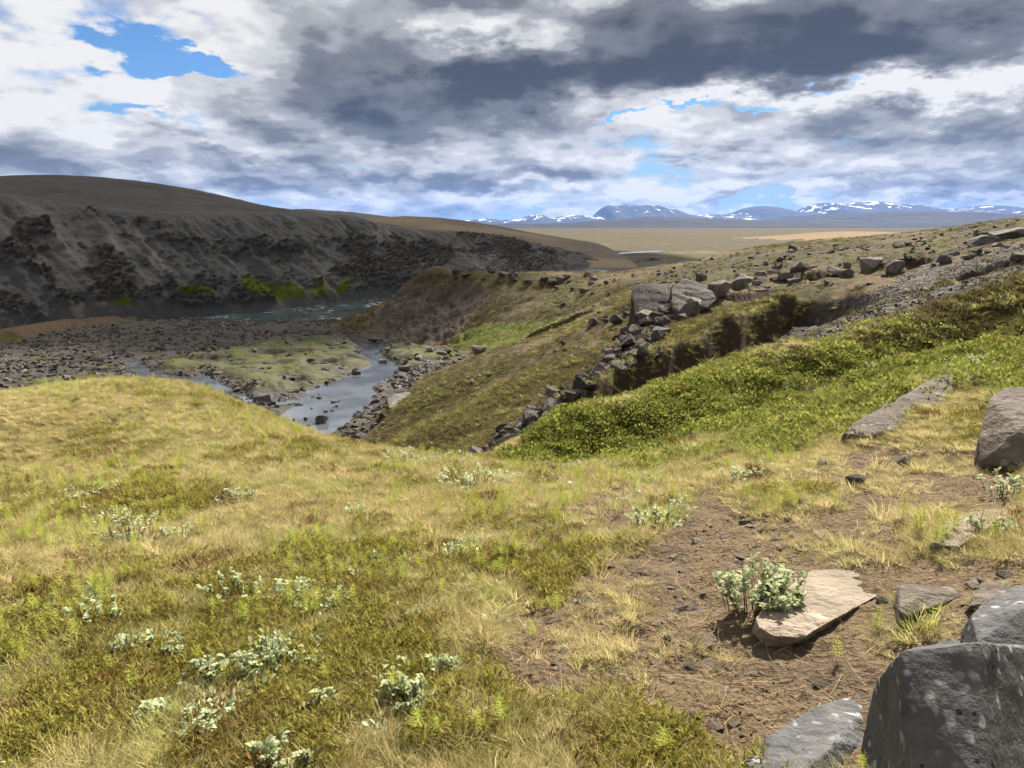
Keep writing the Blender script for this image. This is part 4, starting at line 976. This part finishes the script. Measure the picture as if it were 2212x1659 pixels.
def cover(name, label, pts, rot, scl, protos, seed=0):
    """one object for a cover nobody could count: pieces set on the points"""
    R_ = np.random.default_rng(seed); n = len(pts)
    me = bpy.data.meshes.new(name); me.vertices.add(n); me.vertices.foreach_set('co', np.asarray(pts, np.float32).ravel())
    for nm, ty, d in (('rot', 'FLOAT_VECTOR', rot), ('scl', 'FLOAT_VECTOR', scl)):
        a = me.attributes.new(nm, ty, 'POINT'); a.data.foreach_set('vector', np.asarray(d, np.float32).ravel())
    a = me.attributes.new('pick', 'INT', 'POINT'); a.data.foreach_set('value', R_.integers(0, len(protos), n).astype(np.int32))
    c = bpy.data.collections.new(name + '_pieces')
    for p in protos: c.objects.link(p)
    o = bpy.data.objects.new(name, me); COL.objects.link(o)
    md = o.modifiers.new('scatter', 'NODES'); md.node_group = SG
    md[[s for s in SG.interface.items_tree if s.name == 'Pieces'][0].identifier] = c
    return tag(o, label, None, None, 'stuff')
# the ground cover as a lookup for the scatter
def lookup(arr, x, y):
    a = np.arctan2(x, y); r = np.hypot(x, y)
    i = np.clip(np.searchsorted(AZ, a), 0, len(AZ) - 1); j = np.clip(np.searchsorted(RR, r), 0, len(RR) - 1); return arr[i, j]
def sample(n, r0, r1, mask, power=1.0, amax=.74, seed=0):
    """random stands: power 2 is even over the ground, lower thins out with distance"""
    R_ = np.random.default_rng(seed)
    a = R_.uniform(-amax, amax, n); u = R_.random(n)
    r = (r0 ** power + u * (r1 ** power - r0 ** power)) ** (1 / power) if power else r0 * (r1 / r0) ** u
    x = np.sin(a) * r; y = np.cos(a) * r
    k = R_.random(n) < lookup(mask, x, y); x, y = x[k], y[k]
    return np.stack([x, y, surf_z(x, y)], 1), R_

# ------------------------------------------------------------------ plants: pieces
class MB:
    def __init__(s): s.v = []; s.f = []
    def tri(s, a, b, c):
        n = len(s.v); s.v += [a, b, c]; s.f.append((n, n + 1, n + 2))
    def strip(s, pts, wid, side):
        """a blade: ribbon along pts tapering to a point"""
        n = len(s.v); k = len(pts)
        for i, p in enumerate(pts[:-1]):
            w = wid * (1 - .55 * i / (k - 1)) / 2
            s.v += [tuple(np.add(p, np.multiply(side, w))), tuple(np.subtract(p, np.multiply(side, w)))]
        s.v.append(tuple(pts[-1]))
        for i in range(k - 2):
            a = n + 2 * i; s.f += [(a, a + 1, a + 3), (a, a + 3, a + 2)]
        a = n + 2 * (k - 2); s.f.append((a, a + 1, a + 2))
    def leaf(s, base, d, up, L, W, cup=.15):
        """an oval leaf folded along its midrib, 8 triangles"""
        d = np.array(d, float); d /= np.linalg.norm(d); sd = np.cross(d, up); sd /= np.linalg.norm(sd) + 1e-9; u = np.cross(sd, d)
        b = np.array(base, float); n = len(s.v)
        mid = [b, b + d * L * .35 - u * L * cup * .1, b + d * L * .7 - u * L * cup * .2, b + d * L - u * L * cup * .9]
        s.v += [tuple(p) for p in mid]
        for sg in (1, -1):
            m = len(s.v)
            s.v += [tuple(b + d * L * .33 + sd * sg * W * .5 + u * W * cup), tuple(b + d * L * .70 + sd * sg * W * .42 + u * W * cup * .6)]
            q = [(n, m, n + 1), (n + 1, m, m + 1), (n + 1, m + 1, n + 2), (n + 2, m + 1, n + 3)]
            s.f += q if sg > 0 else [t[::-1] for t in q]
    def tube(s, p0, p1, r0, r1, k=4):
        p0 = np.array(p0, float); p1 = np.array(p1, float); d = p1 - p0; d /= np.linalg.norm(d) + 1e-9
        a = np.cross(d, (.3, .9, .2)); a /= np.linalg.norm(a) + 1e-9; b = np.cross(d, a); n = len(s.v)
        for p, r in ((p0, r0), (p1, r1)):
            for i in range(k):
                t = 2 * math.pi * i / k; s.v.append(tuple(p + (a * math.cos(t) + b * math.sin(t)) * r))
        for i in range(k):
            j = (i + 1) % k; s.f += [(n + i, n + j, n + k + j), (n + i, n + k + j, n + k + i)]
    def obj(s, name, mat, parent=None, link=True, smooth=True):
        return mesh_obj(name, s.v, s.f, mat, parent, smooth, link)

def tuft(name, mat, seed, blades, h, spread, lean, width, flat=0.0):
    R_ = random.Random(seed); m = MB()
    for i in range(blades):
        a = R_.uniform(0, 6.283); r = spread * math.sqrt(R_.random()); b = (math.cos(a) * r, math.sin(a) * r, -.01)
        a2 = a + R_.uniform(-1.2, 1.2); L = h * R_.uniform(.45, 1.1); ln = lean * R_.uniform(.3, 1.3) + r / spread * .25
        dx, dy = math.cos(a2) * math.sin(ln), math.sin(a2) * math.sin(ln); cz = math.cos(ln)
        bend = R_.uniform(.3, 1.1)
        p1 = (b[0] + dx * L * .45, b[1] + dy * L * .45, b[2] + cz * L * .5)
        p2 = (b[0] + dx * L * (.95 + .35 * bend), b[1] + dy * L * (.95 + .35 * bend), b[2] + max(cz * L * (1 - .35 * bend), .01))
        sd = (-math.sin(a2 + .5), math.cos(a2 + .5), R_.uniform(-.3, .3))
        m.strip([b, p1, p2], width * R_.uniform(.7, 1.3), sd)
    return m.obj(name, mat, None, False)
def leafmat(name, mat, seed, n, rad, h, L, W, jitter=.6):
    """a low cushion of small leaves"""
    R_ = random.Random(seed); m = MB()
    for i in range(n):
        a = R_.uniform(0, 6.283); r = rad * math.sqrt(R_.random()); z = h * (1 - (r / rad) ** 2) * R_.uniform(.35, 1.05)
        d = (math.cos(a) * r / rad + R_.uniform(-jitter, jitter), math.sin(a) * r / rad + R_.uniform(-jitter, jitter), R_.uniform(.1, .9))
        m.leaf((math.cos(a) * r, math.sin(a) * r, z), d, (R_.uniform(-.3, .3), R_.uniform(-.3, .3), 1), L * R_.uniform(.7, 1.25), W * R_.uniform(.8, 1.2))
    return m.obj(name, mat, None, False)
def sprigs(name, mat, seed, n, rad, h, w=.006):
    """heathy mat: many short upright shoots"""
    R_ = random.Random(seed); m = MB()
    for i in range(n):
        a = R_.uniform(0, 6.283); r = rad * math.sqrt(R_.random()); b = np.array((math.cos(a) * r, math.sin(a) * r, 0)); L = h * R_.uniform(.5, 1.1)
        t = b + np.array((R_.uniform(-.5, .5) * L, R_.uniform(-.5, .5) * L, L))
        for k in range(5):
            p = b + (t - b) * (.25 + .18 * k); q = R_.uniform(0, 6.283)
            e = p + np.array((math.cos(q), math.sin(q), .7)) * .016
            m.tri(tuple(p + (0, 0, -.003)), tuple(e), tuple(p + np.array((-math.sin(q), math.cos(q), .1)) * w))
    return m.obj(name, mat, None, False)
def horsetail_mesh(seed, h):
    R_ = random.Random(seed); m = MB(); m.tube((0, 0, -.02), (0, 0, h), .0016, .0008, 3)
    for k in range(7):
        z = h * (.22 + .115 * k); L = h * (.42 - .04 * k)
        for j in range(8):
            a = 6.283 * j / 8 + R_.uniform(-.3, .3); d = (math.cos(a), math.sin(a))
            m.strip([(0, 0, z), (d[0] * L * .55, d[1] * L * .55, z + L * .18), (d[0] * L * .95, d[1] * L * .95, z + L * R_.uniform(.3, .7))], .0032, (-d[1], d[0], .2))
    return m

PT = {}
PT['straw'] = [tuft('straw_tuft', M['straw'], 10 + k, 60, .080, .055, 1.0, .0027) for k in range(8)]
PT['tall'] = [tuft('tall_tuft', M['straw'], 30 + k, 60, .14, .045, .55, .0026) for k in range(5)]
PT['olive'] = [tuft('olive_tuft', M['olive'], 40 + k, 58, .075, .055, .75, .0030) for k in range(6)]
PT['mat'] = [sprigs('mat_piece', M['mat'], 50 + k, 95, .09, .042, .0055) for k in range(6)]
PT['fresh'] = [tuft('fresh_tuft', M['fresh'], 60 + k, 44, .12, .06, .6, .0046) for k in range(5)]
PT['bank'] = [leafmat('leafy_piece', M['bankleaf'], 70 + k, 55, .13, .10, .030, .017) for k in range(6)]
PT['silver'] = [leafmat('silver_piece', M['silver'], 80 + k, 22, .08, .09, .030, .017) for k in range(5)]
PT['mid'] = [tuft('hill_tuft', M['midgrass'], 90 + k, 40, .15, .13, .85, .013) for k in range(5)]
PT['midgreen'] = [tuft('green_hill_tuft', M['olive'], 100 + k, 40, .14, .13, .85, .013) for k in range(5)]
PT['fringe'] = [tuft('turf_fringe_piece', M['olive'], 105 + k, 50, .26, .10, 1.5, .012) for k in range(3)]
PT['pebble'] = []
for k in range(8):
    p, f = rand_rock(300 + k, 0, 4 + k % 4, (1, .75, .5), .0, 0)
    PT['pebble'].append(mesh_obj('pebble', p * .5, f, M['rock_dark' if k % 3 else 'rock'], None, False, False))
PT['screepebble'] = []
for k in range(8):
    p, f = rand_rock(320 + k, 0, 4 + k % 4, (1, .75, .5), .0, 0)
    PT['screepebble'].append(mesh_obj('scree_stone', p * .5, f, M['rock_scree'], None, False, False))
PT['flat'] = []
for k in range(6):
    p, f = rand_rock(360 + k, 1, 5 + k % 4, (1, .8, .3), .02, .05)
    PT['flat'].append(mesh_obj('flat_stone', p * .5, f, M['rock_pale' if k % 2 else 'rock_brown'], None, False, False))
PT['crumb'] = []
for k in range(6):
    p, f = rand_rock(340 + k, 0, 5 + k % 4, (1, .85, .6), .0, 0)
    PT['crumb'].append(mesh_obj('crumb', p * .5, f, M['soil' if k % 6 else 'rock_brown'], None, False, False))
PT['horse'] = [horsetail_mesh(110 + k, .13).obj('horsetail_piece', M['horsetail'], None, False) for k in range(4)]
def fl(seed):
    m = MB(); R_ = random.Random(seed); m.tube((0, 0, 0), (0, 0, .10), .0012, .001, 3)
    for i in range(7): m.leaf((0, 0, .10), (math.cos(i * .9), math.sin(i * .9), .35), (0, 0, 1), .014, .010)
    return m.obj('flower_piece', M['white'], None, False)
PT['flower'] = [fl(k) for k in range(3)]

# ------------------------------------------------------------------ shrubs: where they stand
WIL = [  # px, py, width px, height px, twigs, leaves, leaf length m, label, single leaves
    (1645,1322,200,100,34,240,.046,'bushy silver willow growing over the left end of the pale slab', 1),
    (280,1175,150,75,22,170,.034,'grey green willow shrub standing alone on the left in the dry grass', 1),
    (385,1172,60,40,8,50,.030,'small pale willow just right of the lone grey green shrub', 1),
    (205,1360,110,55,14,90,.034,'grey willow patch near the left edge', 0),
    (285,1435,110,60,14,110,.034,'silver willow right below the grey patch on the left', 1),
    (372,1440,44,80,7,46,.032,'narrow upright silver willow sprig', 1),
    (590,1475,130,95,18,150,.034,'tall silver willow with upright shoots in the lower left grass', 1),
    (455,1490,130,60,16,120,.034,'wide silver willow left of the tall one', 1),
    (450,1590,130,55,14,110,.036,'low silver willow with large leaves near the bottom left', 1),
    (690,1460,60,40,8,50,.032,'small silver willow right of the tall one', 1),
    (690,1545,70,44,8,50,.034,'green grey willow rosette on the crowberry mat', 1),
    (900,1345,44,36,6,36,.030,'single silver willow sprig at the edge of the bare soil', 1),
    (880,1530,130,60,16,110,.038,'silver willow with broad leaves beside the bare soil', 1),
    (965,1470,90,60,12,70,.036,'leggy silver willow reaching over the bare soil', 1),
    (600,1668,150,50,14,90,.036,'green grey willow cut off by the bottom edge', 1),
    (330,1560,60,36,7,36,.032,'tiny silver willow in the bottom left crowberry', 0),
    (2150,1165,90,50,12,80,.034,'silver willow growing on the tan slab at the right edge', 1),
    (2170,1070,110,45,12,80,.032,'green willow below the big right hand boulder', 0),
    (1410,1140,120,50,14,110,.032,'silver willow patch at the upper end of the bare soil', 0),
    (1010,1050,170,50,18,150,.032,'twiggy grey willow patch on the brow of the foreground', 0),
    (870,1000,90,36,10,80,.030,'silver willow at the brow left of the twiggy patch', 0),
    (1600,1040,90,28,10,80,.030,'silver willow in front of the green hollow', 0),
    (1880,815,40,36,6,40,.036,'upright silver willow on the near green ridge', 0),
    (2090,800,110,40,12,90,.034,'silver willow above the long tilted rock', 0),
    (510,1090,120,40,12,90,.030,'grey willow in the middle of the foreground grass', 0),
    (760,1120,70,30,8,50,.028,'small grey willow right of centre in the dry grass', 0),
    (500,1300,150,50,14,110,.032,'grey green willow strip above the tall silver willow', 0),
    (640,1290,90,40,10,60,.032,'dark grey willow at the right end of the willow strip', 0),
]
WILP = []
for q in WIL:
    p = hit(q[0], min(q[1], 1700), 1.2); WILP.append((p, px_size(p, q[2]) / 2))
# ------------------------------------------------------------------ plants: cover near and far
def thin(pts, R_):
    """grass stands thinner under the shrubs and not inside the slabs"""
    keep = np.ones(len(pts), bool)
    for p, r in WILP:
        d = np.hypot(pts[:, 0] - p[0], (pts[:, 1] - p[1]) / .8); keep &= ~((d < r * .95) & (R_.random(len(pts)) < .72))
    return keep
def do_cover(name, label, n, r0, r1, mask, kind, s0, s1, power=1.0, seed=0, tilt=.25, lift=0.0, zs=1.0):
    pts, R_ = sample(n, r0, r1, mask, power, .76, seed)
    if r0 < 4 and kind not in ('crumb',): pts = pts[thin(pts, R_)]
    if not len(pts): return
    k = len(pts); pts[:, 2] += lift
    rot = np.stack([R_.normal(0, tilt, k), R_.normal(0, tilt, k), R_.uniform(0, 6.283, k)], 1)
    s = R_.uniform(s0, s1, k); scl = np.stack([s, s, s * zs], 1)
    cover(name, label, pts, rot, scl, PT[kind], seed)
nearG = sst(16.5, 14, R) * GHILL
open_ = (1 - DIRTM) * (1 - BARE); DIRTM = DIRTM * (1 - .9 * BARE)
patch = fbm(GX / 1.6, GY / 1.6, 4, 120) * .75 + .45 * fbm(GX / .32, GY / .32, 3, 123)
mDry = np.clip(nearG * open_ * (1 - .92 * BANK) * (1 - .25 * RIDGE) * (1 - .15 * CROW) * sst(-.5, .15, patch + .35), 0, 1)
mDryThin = np.clip(nearG * DIRTM * sst(-.05, .4, fbm(GX / .7, GY / .7, 4, 122)) * .50, 0, 1)
mCrow = np.clip(nearG * open_ * (CROW * sst(-.1, .35, fbm(GX / .45, GY / .45, 4, 121)) * .55 + .22 * sst(.1, .5, -patch)) * (1 - BANK), 0, 1)
mOlive = np.clip(nearG * open_ * (1 - .8 * BANK) * sst(-.15, .4, -patch + .12), 0, 1)
mBank = np.clip(nearG * BANK * (sst(8, 9, R)), 0, 1)
mRidge = np.clip(nearG * RIDGE * (1 - DIRTM), 0, 1)
silverline = np.maximum.reduce([region([(840,975),(930,965),(1080,1010),(1200,1000),(1420,1005),(1420,1040),(1230,1060),(1000,1060)], 5, 11, 20, 40, 130), region([(1340,1060),(1500,1050),(1500,1150),(1380,1160),(1330,1110)], 3, 8, 16, 40, 131), region([(1560,1010),(1680,1005),(1680,1045),(1570,1045)], 4, 9, 10, 20, 132),
                                region([(1080,1000),(1250,905),(1500,822),(1560,830),(1300,905),(1150,1000)], 9, 14, 8, 14, 133), region([(1500,840),(1750,735),(1950,650),(2060,640),(1960,690),(1760,760)], 11, 20, 8, 16, 134)])
mSilver = np.clip(silverline * sst(.0, .35, fbm(GX / .5, GY / .5, 3, 135) + .12), 0, 1) * .8
do_cover('dry_grass', 'straw coloured dry grass over the sunlit foreground', 120000, 1.5, 16, mDry, 'straw', .65, 1.3, .9, 1, .32, 0, .68)
do_cover('dry_grass', 'thin dead grass on the bare brown soil', 42000, 1.5, 9, mDryThin, 'straw', .45, .95, .9, 2, .4)
do_cover('tall_grass', 'taller bleached grass tufts in the foreground', 9000, 1.5, 14, np.clip(mDry * sst(.1, .4, patch), 0, 1) * .5 + mDryThin * .35, 'tall', .7, 1.3, .9, 3)
do_cover('green_grass', 'olive green grass between the dry grass', 70000, 1.5, 16, mOlive * .9, 'olive', .6, 1.2, .9, 4, .3, 0, .8)
do_cover('crowberry_mat', 'low reddish green crowberry mat in the near grass', 70000, 1.5, 11, mCrow, 'mat', .8, 1.5, .9, 5, .15)
do_cover('leafy_cover', 'dense dark green leafy cover on the shaded bank', 70000, 6, 18, np.clip(mBank * .8 * sst(-.5, .1, patch) + .14 * mRidge, 0, 1), 'bank', .5, 1.5, 1.0, 6, .4)
do_cover('fresh_grass', 'bright yellow green grass on the near ridge', 42000, 6, 18, np.clip(mRidge * .75 + .45 * mBank * sst(-.2, .3, patch), 0, 1), 'fresh', .7, 1.4, 1.0, 7)
do_cover('silver_leaves', 'silvery low willow leaves along the edge of the slope', 14000, 3, 20, mSilver, 'silver', .5, 1.0, .8, 8)
midg = hillm * sst(13, 15, R) * sst(120, 100, R)
mMid = np.clip(midg * (1 - np.maximum.reduce([SCREE * .94, TALUS * .85, KSCREE * .85, TURF_FACE * .9])) * (1 - .80 * SHOULDER) * (1 - .85 * KCAP), 0, 1)
do_cover('hill_grass', 'short brown green grass on the slopes behind', 90000, 13, 105, mMid * sst(-.4, .2, nK + .3 * nL), 'mid', .8, 1.7, .35, 9, .2, -.02, .75)
do_cover('hill_grass', 'short green grass on the slopes behind', 80000, 13, 105, mMid * np.clip(green * 1.3 + .1, 0, 1), 'midgreen', .8, 1.7, .35, 10, .2, -.02, .75)
do_cover('floor_moss', 'mossy green turf on the valley floor', 26000, 34, 92, np.clip(floorm * FLOORG * (1 - wetm), 0, 1), 'midgreen', .9, 1.9, .6, 11, .2, -.03, .5)
do_cover('scree_stones', 'small dark stones of the scree slope', 60000, 13.5, 45, np.clip(hillm * np.maximum(SCREE * .8, TALUS * .55), 0, 1), 'screepebble', .03, .13, .6, 12, .4, 0)
do_cover('river_stones', 'grey river stones of the gravel bar', 60000, 33, 130, np.clip(floorm * (1 - FLOORG) * (1 - BERMM) * (GWATER < .25) * .95 * sst(-.6, .2, nK + nL), 0, 1), 'pebble', .12, .75, .5, 13, .3, 0)
do_cover('hillside_stones', 'small stones strewn over the hillside', 30000, 28, 130, np.clip(hillm * SHOULDER * .6 * sst(-.15, .3, nL), 0, 1), 'pebble', .10, .55, .5, 14, .3, 0)
do_cover('knoll_stones', 'small stones on the bare face of the knoll', 6000, 60, 98, np.clip(hillm * KSCREE * .6, 0, 1), 'pebble', .12, .5, .8, 15, .3, 0)
do_cover('soil_crumbs', 'crumbs and pebbles on the bare brown soil', 60000, 1.5, 9, np.clip(DIRTM * .6 * sst(-.3, .3, nM), 0, 1), 'crumb', .005, .024, .9, 16, .4, -.002)
do_cover('horsetails', 'yellow green horsetails among the dry grass', 9000, 3.4, 14, np.clip(mDry * .8 * sst(-.1, .35, fbm(GX / 1.2, GY / 1.2, 3, 140)), 0, 1), 'horse', .6, 1.15, .8, 17, .15)
do_cover('small_flowers', 'tiny white flower heads on the grassy banks', 2600, 4, 24, np.clip(np.maximum(mRidge, mBank) * .3 + mSilver * .3 + .12 * TURF_FACE, 0, 1), 'flower', .6, 1.2, .8, 18, .2)

# sod and roots hanging over the eroded turf edge
tp = []; Rt = np.random.default_rng(31)
for (x0, y0), (x1, y1) in zip(TURF[:-1], TURF[1:]):
    n = int(np.hypot(x1 - x0, y1 - y0) * 22); t = Rt.random(n); tp.append(np.stack([x0 + (x1 - x0) * t + Rt.normal(0, .22, n), y0 + (y1 - y0) * t + Rt.normal(0, .22, n)], 1))
tp = np.concatenate(tp); tp = np.c_[tp, surf_z(tp[:, 0], tp[:, 1])]
sc_ = Rt.uniform(.4, .85, len(tp))
cover('turf_fringe', 'sod and dry grass hanging over the eroded turf edge', tp, np.stack([Rt.normal(.2, .4, len(tp)), Rt.normal(0, .4, len(tp)), Rt.uniform(0, 6.28, len(tp))], 1), np.stack([sc_] * 3, 1), PT['fringe'], 32)
do_cover('dry_grass', 'bleached grass on the upper right bank', 40000, 9, 20, np.clip(nearG * BANK * region([(1650,790),(1900,690),(2250,570),(2250,780),(2100,740),(1850,800)], 9, 20, 25, 60, 151) * sst(-.3, .2, patch), 0, 1), 'tall', .7, 1.2, 1.0, 33)
do_cover('moss_hummocks', 'brownish moss hummocks on the valley turf', 24000, 34, 92, np.clip(floorm * FLOORG * sst(-.25, .3, nL) * (1 - wetm), 0, 1), 'mid', 1.5, 3.2, .6, 34, .2, -.05, .6)

do_cover('talus_rubble', 'broken dark stones filling the talus streak', 16000, 13.5, 36, np.clip(hillm * TALUS * .8, 0, 1), 'screepebble', .10, .42, .5, 35, .5, 0)
do_cover('silver_leaves', 'silvery willow leaves low in the foreground grass', 15000, 1.6, 7, np.clip(open_ * nearG * CROW * sst(.12, .35, fbm(GX / .55, GY / .55, 3, 152)), 0, 1), 'silver', .5, 1.05, .9, 36)

def stems(seed, n):
    """dead stalks and rootlets lying on the soil"""
    m = MB(); R_ = random.Random(seed)
    for i in range(n):
        a = R_.uniform(0, 6.283); L = R_.uniform(.06, .22); x, y = R_.uniform(-.1, .1), R_.uniform(-.1, .1); b = R_.uniform(-.5, .5)
        m.strip([(x, y, .004), (x + math.cos(a) * L * .35, y + math.sin(a) * L * .35, .02), (x + math.cos(a + b) * L * .7, y + math.sin(a + b) * L * .7, .024), (x + math.cos(a + b * 2) * L, y + math.sin(a + b * 2) * L, .006)], .0024, (-math.sin(a), math.cos(a), .3))
    return m.obj('dead_stem', M['stalk'], None, False)
PT['stems'] = [stems(700 + k, 5) for k in range(5)]
do_cover('dead_stems', 'bleached dead stalks lying on the bare soil', 3200, 1.5, 9, np.clip(DIRTM * .55 + .05 * mDry, 0, 1), 'stems', .6, 1.3, .9, 37, .1)
do_cover('soil_stones', 'small flat stones on the bare soil', 2600, 1.6, 8, np.clip(DIRTM * sst(.0, .4, nL + .1), 0, 1), 'flat', .02, .10, .9, 38, .15)

do_cover('silver_leaves', 'silvery willow leaves scattered over the green bank', 5000, 8, 20, np.clip(np.maximum(mBank, mRidge) * .35 * sst(.05, .4, fbm(GX / .8, GY / .8, 3, 153)), 0, 1), 'silver', .5, 1.1, 1.0, 39)

PT['matred'] = [sprigs('red_mat_piece', M['matred'], 150 + k, 90, .09, .036, .005) for k in range(4)]
do_cover('red_mat', 'rusty red patches of crowberry in the near turf', 15000, 1.5, 9, np.clip(nearG * open_ * (CROW * .9 + .25) * sst(.12, .42, fbm(GX / .55, GY / .55, 4, 154)), 0, 1), 'matred', .8, 1.4, .9, 40, .15)
do_cover('bank_bushes', 'taller leafy bushes rising from the green bank', 1600, 8, 18, np.clip(mBank * sst(.1, .4, fbm(GX / .9, GY / .9, 3, 155)), 0, 1), 'bank', 1.5, 2.6, 1.0, 41, .3)

# ------------------------------------------------------------------ plants one can point to
def leaf_data(mat, seed):
    m = MB(); R_ = random.Random(seed); [m.leaf((0, 0, 0), d_, (0, 0, 1), l_, l_ * (.5 + .14 * R_.random()), .2) for d_, l_ in (((1, 0, .15), 1.0), ((.75, .6, .35 + .3 * R_.random()), .85), ((.7, -.65, .3), .8), ((.55, .1, .8), .6))]
    me = m.obj('leaf_rosette', mat, None, False).data; return me
LEAVES = [leaf_data(M['silver'], k) for k in range(4)]
def willow(p, wid, hgt, nst, nlf, label, group=None, seed=0, fine=True, L=.032):
    L *= .86; nst = int(nst * 1.5); nlf = min(int(nlf * 1.0), 240) if fine else int(nlf * 2.6)
    """creeping woolly willow: twigs with leaves in rosettes along them"""
    R_ = random.Random(seed); root = bpy.data.objects.new('willow_shrub', None); COL.objects.link(root); root.location = p
    root.empty_display_size = .05; tag(root, label, 'shrub', group)
    st = MB(); lf = MB(); spots = []; bs_ = []
    for i in range(nst):
        a = R_.uniform(0, 6.283); rr = wid / 2 * R_.random() ** .7
        b = np.array((math.cos(a) * rr * .75, math.sin(a) * rr * .75 * .8, -.03)); e = np.array((math.cos(a) * rr, math.sin(a) * rr * .8, hgt * R_.uniform(.35, 1.0) * (1 - .45 * (2 * rr / wid) ** 2)))
        mid = (b + e) / 2 + np.array((R_.uniform(-.1, .1), R_.uniform(-.1, .1), .12)) * hgt
        st.tube(b, mid, .0022, .0017, 4); st.tube(mid, e, .0017, .001, 4); spots.append((mid, e)); bs_.append(b)
    k = 0
    while k < nlf:
        mid, e = spots[k % nst]; t = .02 + .98 * (k // nst) / max(1, nlf // nst)
        c = mid + (e - mid) * t if k % 3 else np.array(bs_[k % nst]) + (mid - np.array(bs_[k % nst])) * (.3 + .7 * t); a = k * 2.4 + R_.uniform(-.4, .4); el = R_.uniform(-.1, .8) if t < .85 else R_.uniform(.2, 1.1)
        d = np.array((math.cos(a) * math.cos(el), math.sin(a) * math.cos(el), math.sin(el))); s = L * R_.uniform(.7, 1.2)
        if fine:
            o = bpy.data.objects.new('leaf_rosette', R_.choice(LEAVES)); COL.objects.link(o); o.parent = root
            q = Vector(d).to_track_quat('X', 'Z'); o.rotation_mode = 'QUATERNION'; o.rotation_quaternion = q; o.location = c; o.scale = (s, s, s)
        else: lf.leaf(c, d, (0, 0, 1), s, s * .62, .2)
        k += 1
    st.obj('twigs', M['stem'], root)
    if not fine:
        f = lf.obj('foliage', M['silver'], root); f['kind'] = 'stuff'
    return root
for i, (px, py, w, h, ns, nl, L, label, fine) in enumerate(WIL):
    p = WILP[i][0]
    willow(Vector(p) + Vector((0, 0, .025)), px_size(p, w), px_size(p, h), ns, nl, label, None, 500 + i, bool(fine), L)

# horsetails near enough to count
HT = [horsetail_mesh(600 + k, .12 + .015 * (k % 3)).obj('horsetail', M['horsetail'], None, False).data for k in range(5)]
R_ = random.Random(77); c = 0
HTN = [(1200,1330),(990,1210),(1150,1380),(730,1360),(950,1290),(860,1290),(1160,1120),(1340,1110),(1430,1640),(420,1215),(640,1260),(820,1240),(905,1600),(1890,1360),(2000,1380),(1810,1430),(1870,1680)]
while c < 100:
    if c < len(HTN): x, y = HTN[c]
    else: x, y = R_.uniform(0, 1250), R_.uniform(1080, 1650)
    p = hit(x, y, 1.2)
    if c >= len(HTN) and (float(lookup(DIRTM, p[0], p[1])) > .4 or R_.random() > .35 + .65 * (y < 1350)): continue
    o = bpy.data.objects.new('horsetail', HT[c % 5]); COL.objects.link(o); o.location = p
    s = R_.uniform(.55, 1.05); o.scale = (s, s, s); o.rotation_euler = (R_.uniform(-.2, .2), R_.uniform(-.2, .2), R_.uniform(0, 6.28))
    tag(o, 'small yellow green horsetail in the foreground grass', 'horsetail', 'horsetails in the foreground grass'); c += 1
